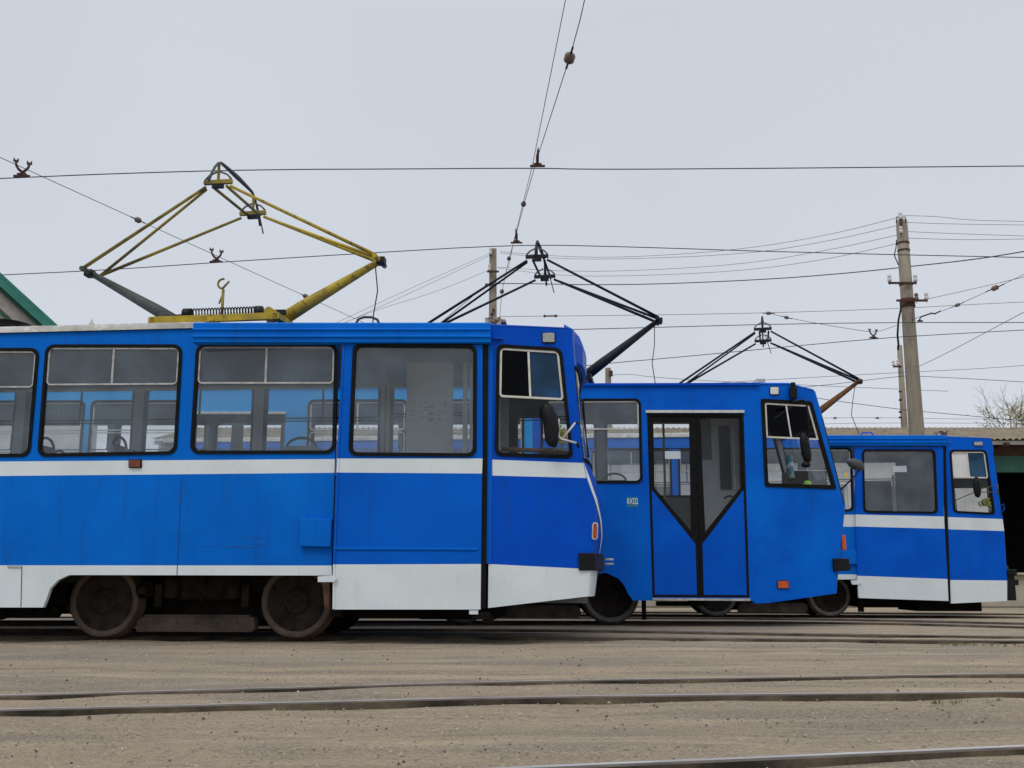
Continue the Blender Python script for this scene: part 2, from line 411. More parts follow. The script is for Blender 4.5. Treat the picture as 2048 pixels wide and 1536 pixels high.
def inset(q, d):
    k = len(q); res = []
    area = sum(q[i][0] * q[(i + 1) % k][1] - q[(i + 1) % k][0] * q[i][1] for i in range(k))
    sg = 1 if area > 0 else -1
    L = []
    for i in range(k):
        a, b = Vector(q[i]), Vector(q[(i + 1) % k])
        t = (b - a).normalized(); nrm = Vector((-t.y, t.x)) * sg
        L.append((a + nrm * d, t))
    for i in range(k):
        (a, t), (b, u) = L[i - 1], L[i]
        den = t.x * u.y - t.y * u.x
        w = b - a
        k1 = (w.x * u.y - w.y * u.x) / den
        p = a + t * k1
        res.append((p.x, p.y))
    return res
def rquad(q, r, n=6):
    res = []; k = len(q)
    for i in range(k):
        p, a, b = Vector(q[i]), Vector(q[i - 1]), Vector(q[(i + 1) % k])
        ea, eb = (a - p), (b - p)
        ra = min(r, ea.length * .45); rb = min(r, eb.length * .45)
        s, e_ = p + ea.normalized() * ra, p + eb.normalized() * rb
        m_ = p
        for j in range(n + 1):
            t = j / n
            # a conic close to a circular arc
            w = 0.75
            den = (1 - t) ** 2 + 2 * w * t * (1 - t) + t * t
            c = (s * (1 - t) ** 2 + m_ * 2 * w * t * (1 - t) + e_ * t * t) / den
            res.append((c.x, c.y))
    return res
def lerp2(a, b, t):
    return (a[0] + (b[0] - a[0]) * t, a[1] + (b[1] - a[1]) * t)
def barquad(a, b, w):
    d = (Vector(b) - Vector(a)).normalized(); n_ = Vector((-d.y, d.x)) * w / 2
    return [(a[0] + n_.x, a[1] + n_.y), (b[0] + n_.x, b[1] + n_.y), (b[0] - n_.x, b[1] - n_.y), (a[0] - n_.x, a[1] - n_.y)]

def window(pl, q, parent, r=0.09, gasket=0.028, frame=0.016, transom=None, divider=None, fm='alu', gm='glass',
           off=0.0, lower_frame=False, upper=None):
    """q: corners TL TR BR BL in (x,z). transom: fraction of the height from the top; divider: fraction of the width in the upper light"""
    b = MB()
    b.panel(pl, rquad(inset(q, -0.004), r), [rquad(inset(q, gasket), r * .75)], off - 0.014, off + 0.03)
    w = b.build('window', 'rubber', parent)
    qi = inset(q, gasket)
    TL, TR, BR, BL = qi
    f = MB(); made = False
    if transom is not None:
        tl, tr = lerp2(TL, BL, transom), lerp2(TR, BR, transom)
        up = [TL, TR, tr, tl]
        ri = rquad(inset(up, frame), r * .3)
        f.panel(pl, rquad(up, r * .55), [ri], off - 0.004, off + 0.022)
        if divider is not None:
            f.panel(pl, barquad(lerp2(inset(up, frame)[0], inset(up, frame)[1], divider), lerp2(inset(up, frame)[3], inset(up, frame)[2], divider), 0.02), (), off - 0.001, off + 0.02)
        made = True
        if lower_frame:
            lo = [lerp2(TL, BL, transom + .02), lerp2(TR, BR, transom + .02), BR, BL]
            f.panel(pl, rquad(lo, r * .6), [rquad(inset(lo, frame * .7), r * .5)], off - 0.002, off + 0.02)
    if made:
        f.build('window_frame', fm, w)
    if upper and transom is not None:
        d = divider or .5
        tl, tr = lerp2(TL, BL, transom), lerp2(TR, BR, transom)
        g = MB(); g.sheet(pl, [TL, lerp2(TL, TR, d), lerp2(tl, tr, d), tl], off + 0.012); g.build('window_pane', upper[0], w)
        g = MB(); g.sheet(pl, [lerp2(TL, TR, d), TR, tr, lerp2(tl, tr, d)], off + 0.012); g.build('window_pane', upper[1], w)
        g = MB(); g.sheet(pl, [tl, tr, BR, BL], off + 0.012); g.build('window_pane', gm, w)
    else:
        g = MB(); g.sheet(pl, rquad(qi, r * .7), off + 0.012); g.build('window_pane', gm, w)
    return w

# ------------------------------------------------------------------ tram components
def wheel_mb(c, rad, side, tyre=1):
    b = MB(); ax = (0, -side, 0)
    b.lathe(c, ax, [(-.10, rad + .022), (-.075, rad + .025), (-.066, rad), (.04, rad - .006), (.046, rad - .012), (.044, rad - .062), (.030, rad - .068)], 40, mis=[0] * 6)
    b.lathe(c, ax, [(.028, rad - .062), (.026, .14), (.018, .13), (.018, .125), (.05, .118), (.055, .10), (.055, .055), (.068, .05), (.068, 0.001)], 32, mi=1)
    b.lathe(c, ax, [(-.10, rad + .022), (-.10, 0.02)], 32, mi=1)
    for k in range(10):
        a = 2 * math.pi * k / 10 + .2
        p = Vector(c) + Vector((math.cos(a) * (rad - .10), -side * .03, math.sin(a) * (rad - .10)))
        b.lathe(p, ax, [(-.01, .018), (.014, .018), (.016, .012), (.016, .001)], 8, mi=1)
    for k in range(6):
        a = 2 * math.pi * k / 6
        p = Vector(c) + Vector((math.cos(a) * .085, -side * .055, math.sin(a) * .085))
        b.lathe(p, ax, [(-.01, .011), (.010, .011), (.010, .001)], 6, mi=1)
    return b
def bogie(parent, xf, base=1.94, rad=0.355, tyre='tyre'):
    b = MB(); xm = xf - base / 2
    for s in (-1, 1):
        y = s * .52
        b.bar((xf - base - .25, y, .52), (xf + .25, y, .52), .14, .16, 0)
        b.box((xm, s * .60, .50), (.62, .2, .26), 0)
        for dx in (-.32, .32):
            b.lathe((xm + dx, s * .72, .38), (0, 0, 1), [(0, .07), (.02, .085), (.20, .085), (.22, .07)], 14, 0)
        b.bar((xm - .42, s * .80, .30), (xm - .42, s * .80, .52), .07, .04, 0); b.bar((xm + .46, s * .80, .30), (xm + .46, s * .80, .52), .07, .04, 0)
        b.tube([(xm - .02, s * .83, .62), (xm - .01, s * .84, .42), (xm + .03, s * .84, .36), (xm + .06, s * .84, .40), (xm + .05, s * .83, .6)], .012, 6, 0)
        b.lathe((xf - base + .42, s * .74, .47), (0, -s, 0), [(-.1, .09), (.05, .09), (.06, .07), (.06, .001)], 14, 0)
    b.box((xm, 0, .50), (.5, 1.1, .3), 0); b.box((xm, .1, .42), (1.25, .9, .5), 0)
    for x in (xf, xf - base):
        b.tube([(x, -.70, rad), (x, .70, rad)], .07, 12, 0)
        b.box((x - (.35 if x == xf else -.35), 0, .42), (.5, .6, .4), 0)
    o = b.build('bogie', 'steel_dark', parent)
    for x in (xf, xf - base):
        for s in (-1, 1):
            # outer face of the wheel 0.80 from the middle line
            wheel_mb((x, s * .765, rad), rad, -s).build('wheel', [tyre, 'wheel'], o)
    for s in (-1, 1):
        t = MB()
        y = s * .80
        prof = [(xm - .60, .06), (xm + .55, .06), (xm + .585, .10), (xm + .57, .205), (xm - .55, .205), (xm - .60, .16)]
        t.panel(Plane(y - .06, 0, 0), prof, (), 0, .12)
        t.box((xm, y, .215), (1.06, .13, .02))
        for k in range(5):
            t.box((xm - .4 + k * .2, y - s * -.065, .15), (.025, .012, .025))
        t.build('track_brake', 'rust_brake', o, bevel=.008)
    return o
M['rust_brake'] = mat('brake_beam', (0.035, 0.027, 0.021), (0.085, 0.068, 0.052), 3.5, 0.8, 0.4, 30, spec=0.2)

def seat(parent, x, y, z0=.86, turn=0.0, top=1.90):
    c, s_ = math.cos(turn), math.sin(turn)
    T = lambda p: (x + p[0] * c - p[1] * s_, y + p[0] * s_ + p[1] * c, p[2])
    b = MB()
    w = .40
    rows = []
    for z, dx, ww, th in ((z0 + .40, .02, .38, .06), (z0 + .62, 0, .40, .07), (top - .10, -.05, .40, .06), (top - .02, -.065, .36, .05), (top, -.07, .30, .03)):
        r = []
        for k in range(12):
            a = 2 * math.pi * k / 12
            ca, sa = math.cos(a), math.sin(a)
            r.append(Vector(T((dx + math.copysign(abs(ca) ** .5, ca) * th / 2, math.copysign(abs(sa) ** .35, sa) * ww / 2, z))))
        rows.append(r)
    b.loft(rows, close=True); b._add(rows[-1], [tuple(range(12))])
    q = MB()
    rows = []
    for z, k_ in ((z0 + .36, .9), (z0 + .38, 1), (z0 + .43, 1), (z0 + .45, .9)):
        rows.append([Vector(T((.22 + dx * k_, dy * k_, z))) for dx, dy in ((-.2, -.19), (.19, -.19), (.21, 0), (.19, .19), (-.2, .19))])
    b.loft(rows, close=True, smooth=False); b._add(rows[-1], [(0, 1, 2, 3, 4)])
    b.bar(T((.2, 0, z0)), T((.2, 0, z0 + .38)), .06, .06)
    o = b.build('seat', 'seat', parent)
    h = MB()
    pts = [T((-.065, math.cos(math.pi * k / 10) * .155, top - .02 + math.sin(math.pi * k / 10) * .105)) for k in range(11)]
    h.tube(pts, .014, 8); h.build('handle', 'rubber', o)
    return o

def nose(rows, seg=16, p=3.0):
    """rows: (z, corner x, corner half width, bulge). Returns loops of points from near corner round to far corner."""
    res = []
    for z, xc, yc, bu in rows:
        lp = []
        for j in range(seg + 1):
            a = math.pi * (j / seg - .5)
            t = math.sin(a)
            tt = math.copysign(abs(t) ** .8, t)
            lp.append(Vector((xc + bu * max(0, 1 - abs(tt) ** p) ** (1 / p), tt * yc, z)))
        res.append(lp)
    return res

def roof(parent, stations, mats, name='roof', sec=((1.0, 0), (.985, .05), (.93, .085), (.78, .115), (.4, .15), (0, .165)), thick=True):
    """stations: (x, half width, edge z)"""
    b = MB(); rows = []
    prof = list(sec) + [(-a, z) for a, z in reversed(sec[:-1])]
    for x, hw, z, *k in stations:
        kz = k[0] if k else 1.0
        rows.append([Vector((x, -a * hw, z + dz * kz)) for a, dz in prof])
    b.loft(rows, smooth=True)
    for r in (rows[0], rows[-1]):
        b._add(r, [tuple(range(len(r)))])
    return b.build(name, mats, parent)

def pantograph(parent, cx, zk, zh, mats, twist=0.0, zb=3.39, headw=.5, base_dx=.70, kn=1.66, spring=True, bow=0.34, zroof=3.2, blow=0.0):
    """mats: frame, upper tubes left, upper tubes right, lower arm rear, lower arm front, head"""
    mf, ul, ur, lr, lf, hd = mats
    c, s_ = math.cos(twist), math.sin(twist)
    P = lambda x, y, z: Vector((cx + x * c - y * s_, x * s_ + y * c, z))
    b = MB()
    for s in (-1, 1):
        b.bar(P(-base_dx - .02, s * .42, zb + .035), P(base_dx + .02, s * .42, zb + .035), .06, .075)
    for x in (-base_dx, -.1, base_dx):
        b.bar(P(x, -.45, zb + .035), P(x, .45, zb + .035), .08, .065)
    base = b.build('pantograph', mf, parent, bevel=.004)
    for x in (-base_dx + .06, base_dx - .06):
        for y in (-.40, .40):
            i = MB(); z0 = zroof
            hgt = zb - z0
            prof = []
            for k in range(4):
                prof += [(hgt * k / 4, .03), (hgt * (k + .3) / 4, .055), (hgt * (k + .6) / 4, .055), (hgt * (k + .95) / 4, .03)]
            i.lathe(P(x, y, z0), (0, 0, 1), prof, 14); i.build('insulator', 'copper', base)
    for sg, m_ in ((-1, lr), (1, lf)):
        a = MB()
        for y in (-.0,):
            a.tube([P(sg * (base_dx - .10), y, zb + .10), P(sg * (base_dx + .18), y, zb + .10 + (zk - zb - .1) * .27), P(sg * kn, y, zk)], [.076, .070, .034], 10)
        a.tube([P(sg * (base_dx - .10), -.40, zb + .10), P(sg * (base_dx - .10), .40, zb + .10)], .05, 12)
        a.tube([P(sg * kn, -.22, zk), P(sg * kn, .22, zk + .01)], .028, 10)
        a.box(P(sg * (kn + .02), 0, zk), (.09, .12, .075), 1)
        a.build('lower_arm', [m_, 'pblack'], base)
    for sg, m_ in ((-1, ul), (1, ur)):
        u = MB()
        hx = .14 * sg
        u.tube([P(sg * kn, -.17, zk + .02), P(hx, -headw, zh - .05)], [.021, .017], 8)
        u.tube([P(sg * kn, .17, zk + .02), P(hx, headw, zh - .05)], [.021, .017], 8)
        if sg < 0:
            u.tube([P(sg * kn, .15, zk), P(hx, -headw + .02, zh - .07)], [.018, .015], 8)
        else:
            u.tube([P(sg * kn, -.15, zk + .0), P(hx + .05, headw - .04, zh - .08)], [.018, .015], 8)
        u.build('upper_arm', m_, base)
    h = MB()
    for y in (-headw, headw):
        h.bar(P(-.16, y, zh), P(.16, y, zh), .042, .046)
        h.bar(P(-.06, y, zh - .045), P(.06, y, zh - .045), .05, .045, 2)
        h.tube([P(-.15, y, zh + .03), P(-.10, y, zh + .085), P(-.02, y, zh + .12)], .012, 6, 1)
        h.tube([P(.15, y, zh + .03), P(.10, y, zh + .085), P(.02, y, zh + .12)], .012, 6, 1)
        h.bar(P(0, y, zh), P(0, y, zh + bow * .62), .025, .025)
    h.tube([P(-.06, -headw, zh - .05), P(-.05, headw, zh - .03)], .017, 8); h.tube([P(.10, -headw, zh - .05), P(.09, headw, zh - .03)], .017, 8)
    h.build('collector_head', [hd, 'wire_light', 'pblack'], base)
    k = MB()   # carbon shoe with down-turned horns, lying across the wire
    pts = []
    L_ = .80
    for j in range(19):
        t = j / 18 * 2 - 1
        a = max(0, (abs(t) - .55) / .45)
        pts.append(P(0.0, t * L_ * (1 - .08 * a), zh + bow * .66 + .03 * (1 - t * t) - .30 * a ** 1.7))
    k.tube(pts, [.014 + .014 * max(0, 1 - abs(i / 9 - 1) * 1.4) for i in range(19)], 8)
    k.build('contact_shoe', 'slate' if hd != 'pblack' else 'pblack', base)
    if spring:
        sp = MB()
        y, zc = -.20, zb + .155
        n_ = 22
        pts = []
        for j in range(n_ * 10 + 1):
            a = 2 * math.pi * j / 10; x = -.37 + .74 * j / (n_ * 10)
            pts.append(P(x, y + math.cos(a) * .055, zc + math.sin(a) * .055))
        sp.tube(pts, .0075, 5)
        for sg in (-1, 1):
            sp.lathe(P(sg * .37, y, zc), (sg, 0, 0), [(0, .062), (.08, .062), (.09, .05), (.09, .001)], 16, 1)
            sp.lathe(P(sg * .37, y, zc), (-sg, 0, 0), [(0, .062), (.0, .001)], 16, 1)
            sp.tube([P(sg * .44, y, zc - .01), P(sg * .62, y, zc - .015)], .012, 8, 1)
            sp.box(P(sg * .66, y, zc - .02), (.11, .06, .05), 1)
        sp.build('spring', ['steel_dark', 'pblack'], base)
        hk = MB()
        hk.tube([P(-.01, -.2, zb + .06), P(-.01, -.2, zb + .42)], .017, 8)
        hk.tube([P(-.01 + .06 * math.cos(a) - .005, -.2, zb + .485 + .055 * math.sin(a)) for a in [R(d) for d in range(80, 285, 20)]], .012, 8)
        hk.tube([P(-.02, -.2, zb + .43), P(.055, -.2, zb + .51)], .012, 8); hk.tube([P(-.01, -.2, zb + .38), P(-.05, -.2, zb + .26)], .01, 6)
        hk.build('hook', 'olive', base)
    cb = MB()
    cb.tube([P(kn + .01, -.05, zk - .02), P(kn - .03 - blow * .3, -.05, zk - .09), P(kn - blow, -.05, zk - .35), P(kn - .04 - blow, -.05, zk - .62), P(kn - .05, -.05, zroof + .02)], .007, 6)
    cb.build('cable', 'wire', base)
    rd = MB(); rd.tube([P(.05, headw, zh + .10), P(.14, headw, zh - .26)], .008, 6); rd.build('stay_rod', 'wire', base)
    return base

def mesh_text(body, size, name, m, parent, mtx, extr=0.0006):
    cu = bpy.data.curves.new(name, 'FONT'); cu.body = body; cu.size = size; cu.align_x = 'CENTER'; cu.align_y = 'CENTER'; cu.extrude = extr; cu.offset = 0.0004
    t = bpy.data.objects.new(name, cu); COL.objects.link(t)
    dg = bpy.context.evaluated_depsgraph_get()
    me = bpy.data.meshes.new_from_object(t.evaluated_get(dg))
    bpy.data.objects.remove(t)
    me.materials.clear(); me.materials.append(M[m])
    o = bpy.data.objects.new(name, me); COL.objects.link(o)
    o.parent = parent; o.matrix_local = mtx
    return o

def interior(parent, x0, x1, zc, rails=True, hw=1.2):
    b = MB(); b.box(((x0 + x1 - 1.3) / 2, 0, .82), (x1 - x0 - 1.3, 2.36, .06)); b.box((x1 - .2, 0, .82), (2.2, 1.66, .058)); b.build('floor', 'seat', parent)
    c = MB()
    rows = [[Vector((x, y, zc + dz)) for y, dz in ((-1.2, -.05), (-1.0, .0), (-.5, .03), (0, .04), (.5, .03), (1.0, 0), (1.2, -.05))] for x in (x0, x1)]
    c.loft(rows); c.build('ceiling', 'ceil', parent)
    if rails:
        for y in (.52,):
            h = MB(); h.tube([(x0 + .6, y, zc - .19), (x1 - .3, y, zc - .19)], .016, 8)
            x = x0 + .8
            while x < x1 - .3:
                h.tube([(x, y, zc - .19), (x, y, zc)], .010, 6); x += 3.0
            h.build('handrail', 'yellow_rail', parent)

def underfloor(parent, x0, x1, keep=()):
    b = MB()
    b.box(((x0 + x1) / 2, 0, .72), (x1 - x0, 2.0, .14))
    for c, d in keep:
        b.box(c, d)
    b.build('underframe', 'under', parent)

def side_light(pl, q, parent, m, name, off=-.03):
    b = MB(); b.panel(pl, rquad(q, .01, 3), (), off, .01, mi=0)
    b.panel(pl, rquad(inset(q, -.008), .012, 3), (), off + .018, .012, mi=1)
    return b.build(name, [m, 'rubber'], parent)

# ------------------------------------------------------------------ ground
def ground():
    m = bpy.data.materials.new('yard_asphalt'); m.use_nodes = True
    n, l = m.node_tree.nodes, m.node_tree.links
    b = n["Principled BSDF"]; b.inputs["Roughness"].default_value = 0.92; b.inputs["Specular IOR Level"].default_value = 0.2
    t = n.new("ShaderNodeTexCoord")
    def noise(scale, st, det=6, rough=.6, lo=.3, hi=.7):
        mp = n.new("ShaderNodeMapping"); mp.inputs["Scale"].default_value = st
        l.new(t.outputs["Object"], mp.inputs["Vector"])
        x = n.new("ShaderNodeTexNoise"); x.inputs["Scale"].default_value = scale; x.inputs["Detail"].default_value = det
        x.inputs["Roughness"].default_value = rough
        l.new(mp.outputs[0], x.inputs["Vector"])
        r = n.new("ShaderNodeMapRange"); r.inputs[1].default_value = lo; r.inputs[2].default_value = hi
        l.new(x.outputs["Fac"], r.inputs[0])
        return r.outputs[0], x.outputs["Fac"]
    def mixc(a, c, f, k=None):
        x = n.new("ShaderNodeMix"); x.data_type = 'RGBA'
        if isinstance(a, tuple): x.inputs[6].default_value = (*a, 1)
        else: l.new(a, x.inputs[6])
        x.inputs[7].default_value = (*c, 1)
        if k is not None:
            q = n.new("ShaderNodeMath"); q.operation = 'MULTIPLY'; q.inputs[1].default_value = k
            l.new(f, q.inputs[0]); f = q.outputs[0]
        l.new(f, x.inputs[0])
        return x.outputs[2]
    big, _ = noise(.8, (.45, 1, 1), 5, .6, .38, .62)
    streak, _ = noise(2.6, (.14, 1.4, 1), 7, .65, .40, .60)
    mid, midf = noise(6, (.5, 1, 1), 8, .72, .42, .58)
    grit, gritf = noise(30, (.7, 1, 1), 6, .8, .40, .60)
    fine, finef = noise(75, (1, 1, 1), 4, .75, .42, .60)
    speck, _ = noise(38, (1, 1, 1), 3, .55, .645, .675)
    pale, _ = noise(27, (1, 1, 1), 3, .55, .65, .69)
    stain, _ = noise(1.3, (.22, 1.7, 1), 8, .68, .53, .62)
    patch, _ = noise(.60, (.33, 1.0, 1), 8, .68, .47, .56)
    sand, _ = noise(1.15, (.16, 2.0, 1), 8, .66, .54, .64)
    crack, crf = noise(.9, (.35, 1, 1), 9, .75, .488, .500)
    near, _ = noise(.35, (1, 1, 1), 2)
    c = mixc((0.558, 0.438, 0.303), (0.437, 0.364, 0.276), big)
    c = mixc(c, (0.680, 0.523, 0.357), streak, .50)
    c = mixc(c, (0.352, 0.284, 0.208), mid, .50)
    c = mixc(c, (0.176, 0.163, 0.153), stain, .72)
    c = mixc(c, (0.250, 0.222, 0.196), patch, .80)
    c = mixc(c, (0.784, 0.651, 0.453), sand, .55)
    c = mixc(c, (0.203, 0.163, 0.124), grit, .42)
    c = mixc(c, (0.800, 0.653, 0.469), fine, .50)
    c = mixc(c, (0.090, 0.073, 0.058), speck, .75)
    c = mixc(c, (0.800, 0.745, 0.611), pale, .60)
    l.new(c, b.inputs["Base Color"])
    ad = n.new("ShaderNodeMath"); ad.operation = 'MULTIPLY_ADD'; ad.inputs[1].default_value = .5
    ad2 = n.new('ShaderNodeMath'); ad2.operation = 'ADD'; l.new(midf, ad2.inputs[0]); l.new(gritf, ad2.inputs[1])
    l.new(finef, ad.inputs[0]); l.new(ad2.outputs[0], ad.inputs[2])
    bp = n.new("ShaderNodeBump"); bp.inputs["Strength"].default_value = 1.0; bp.inputs["Distance"].default_value = .03
    l.new(ad.outputs[0], bp.inputs["Height"]); l.new(bp.outputs[0], b.inputs["Normal"])
    M['ground'] = m
    g = MB()
    ys = [-200, -20, 0, 1.5] + [2 + .25 * i for i in range(36)] + [11.5, 12.5, 13.9, 15, 16.5, 18.5, 21, 24, 40, 120, 500]
    xs = [-400, -60, -20] + [-12 + .4 * i for i in range(61)] + [20, 60, 400]
    rng = random.Random(4)
    rows = []
    for y in ys:
        rows.append([Vector((x, y, gz(y) - .032 + (rng.uniform(-.012, .010) if 2 < y < 11 and abs(x) < 11 else 0))) for x in xs])
    g.loft(rows)
    tag(g.build('ground', 'ground'), kind='structure')
ground()

# rails: polylines measured on the ground
def rail(px, label, w=.062, rise=.0, h=.05, bright=False):
    pts = [on_ground(x, y) for x, y in px]
    # extend both ends along the last direction
    a = pts[0] + (pts[0] - pts[1]).normalized() * 8; b_ = pts[-1] + (pts[-1] - pts[-2]).normalized() * 8
    pts = [a] + pts + [b_]
    # smooth
    for _ in range(2):
        q = [pts[0]]
        for p, r_ in zip(pts, pts[1:]):
            q += [p.lerp(r_, .25), p.lerp(r_, .75)]
        pts = q + [pts[-1]]
    b = MB(); rows = []
    for i, p in enumerate(pts):
        d = (pts[min(i + 1, len(pts) - 1)] - pts[max(i - 1, 0)]); d.z = 0; d.normalize()
        nrm = Vector((-d.y, d.x, 0))
        zt = gz(p.y) + rise
        sec = [(-w / 2 - .012, -.13), (-w / 2 - .004, -h), (-w / 2, -.007), (-w / 2 + .006, 0.0), (w / 2 - .006, 0.0), (w / 2, -.007), (w / 2 + .004, -h), (w / 2 + .03, -h), (w / 2 + .03, -.13)]
        rows.append([Vector((p.x, p.y, zt + dz)) + nrm * o for o, dz in sec])
    # material per column
    n_ = len(rows[0])
    for i in range(len(rows) - 1):
        for j in range(n_ - 1):
            b._add([rows[i][j], rows[i][j + 1], rows[i + 1][j + 1], rows[i + 1][j]], [(0, 1, 2, 3)], (1 if bright else 2) if j == 3 else (2 if j in (2, 4) else 0), False)
    o = b.build('tram_rail', ['rail_side', 'rail_top', 'rail_dull'])
    tag(o, label, 'rail', 'tram rails set in the yard')
    return o
rail([(900, 1541), (1200, 1527), (1500, 1515), (1800, 1502), (2048, 1491)], 'closest bright rail crossing the lower right corner', w=.046, h=.055, bright=True)
rail([(0, 1418), (512, 1406), (1024, 1393), (1536, 1387), (2048, 1382)], 'long polished rail across the foreground with a dark side and pale gravel before it', w=.044, bright=True)
rail([(0, 1385), (500, 1372), (1024, 1357), (1600, 1349), (2048, 1342)], 'thin rail just behind the long polished foreground rail', w=.034, h=.045, bright=True, rise=-.012)
rail([(0, 1272), (593, 1272), (1150, 1273), (1600, 1277), (2048, 1281)], 'rail under the near wheels of the striped tram in front', h=.04)
rail([(0, 1257), (690, 1257), (1150, 1258), (1640, 1267), (2048, 1272)], 'rail under the far wheels of the striped tram in front', h=.04)
rail([(700, 1241), (1220, 1241.5), (1640, 1243), (2048, 1252)], 'rail under the near wheels of the all blue tram', h=.04)
rail([(700, 1233), (1220, 1233.5), (1640, 1236), (2048, 1245)], 'rail under the far wheels of the all blue tram', h=.04)
rail([(1100, 1228), (1660, 1229), (2048, 1233)], 'rail under the near wheels of the striped tram furthest back', h=.04)
rail([(1100, 1223), (1660, 1224), (2048, 1227)], 'rail under the far wheels of the striped tram furthest back', h=.04)

# loose stones
def gravel():
    rng = random.Random(11); b = MB()
    for k in range(4200):
        y = 2.6 + 8.2 * rng.random() ** 1.5; x = rng.uniform(-.62, .62) * y * 1.05
        r = rng.choice([.0025, .003, .003, .004, .004, .006]) * rng.uniform(.7, 1.3) * (1 + y * .05)
        c = Vector((x, y, gz(y) - .030))
        q = rng.uniform(0, 6.28)
        V = []
        for j in range(5):
            a = q + j * 1.2566; V.append(c + Vector((math.cos(a) * r * rng.uniform(.7, 1.3), math.sin(a) * r * rng.uniform(.7, 1.3), -.002)))
        for j in range(3):
            a = q + j * 2.09; V.append(c + Vector((math.cos(a) * r * .55, math.sin(a) * r * .55, r * rng.uniform(.5, .9))))
        b._add(V, [(5, 6, 7), (0, 1, 5), (1, 6, 5), (1, 2, 6), (2, 3, 6), (3, 7, 6), (3, 4, 7), (4, 0, 5), (4, 5, 7)], 1 if rng.random() < .62 else 0)
    tag(b.build('gravel', ['stone', 'stone_pale'], merge=False), kind='stuff')
gravel()

def weeds():
    rng = random.Random(21); b = MB()
    for px0, px1, py0, py1, n in ((1880, 2048, 1282, 1284, 40), (1850, 2000, 1393, 1391, 8)):
        for k in range(n):
            t = rng.random(); p = on_ground(px0 + (px1 - px0) * t, py0 + (py1 - py0) * t + rng.uniform(-1, 3))
            p.z = gz(p.y) - .032
            for j in range(rng.randint(4, 8)):
                a = rng.uniform(0, 6.28); h = rng.uniform(.012, .035); l = rng.uniform(.01, .03)
                q = p + Vector((rng.gauss(0, .012), rng.gauss(0, .008), 0)); e = q + Vector((math.cos(a) * l, math.sin(a) * l, h))
                s_ = Vector((-math.sin(a), math.cos(a), 0)) * .003
                b._add([q - s_, q + s_, e], [(0, 1, 2)])
    tag(b.build('weeds', 'weed', merge=False), kind='stuff')
M['weed'] = mat('dry_weed', (0.10, 0.13, 0.035), (0.17, 0.15, 0.06), 6, 0.9)
weeds()

# ------------------------------------------------------------------ generic far side and shell pieces of a tram
def generic_windows(x_from, x_to, pitch, w, zt, zb):
    res = []; x = x_from
    while x - w > x_to:
        res.append([(x - w, zt), (x, zt), (x, zb), (x - w, zb)]); x -= pitch
    return res
def add_side(parent, pl, bands, holes, name='side_wall', mats=None, windows=()):
    """bands: list of (outline, material index)"""
    b = MB()
    for outline, mi, hs in bands:
        b.panel(pl, outline, hs, 0, .05, mi, 4, mi)
    return b.build(name, mats, parent)

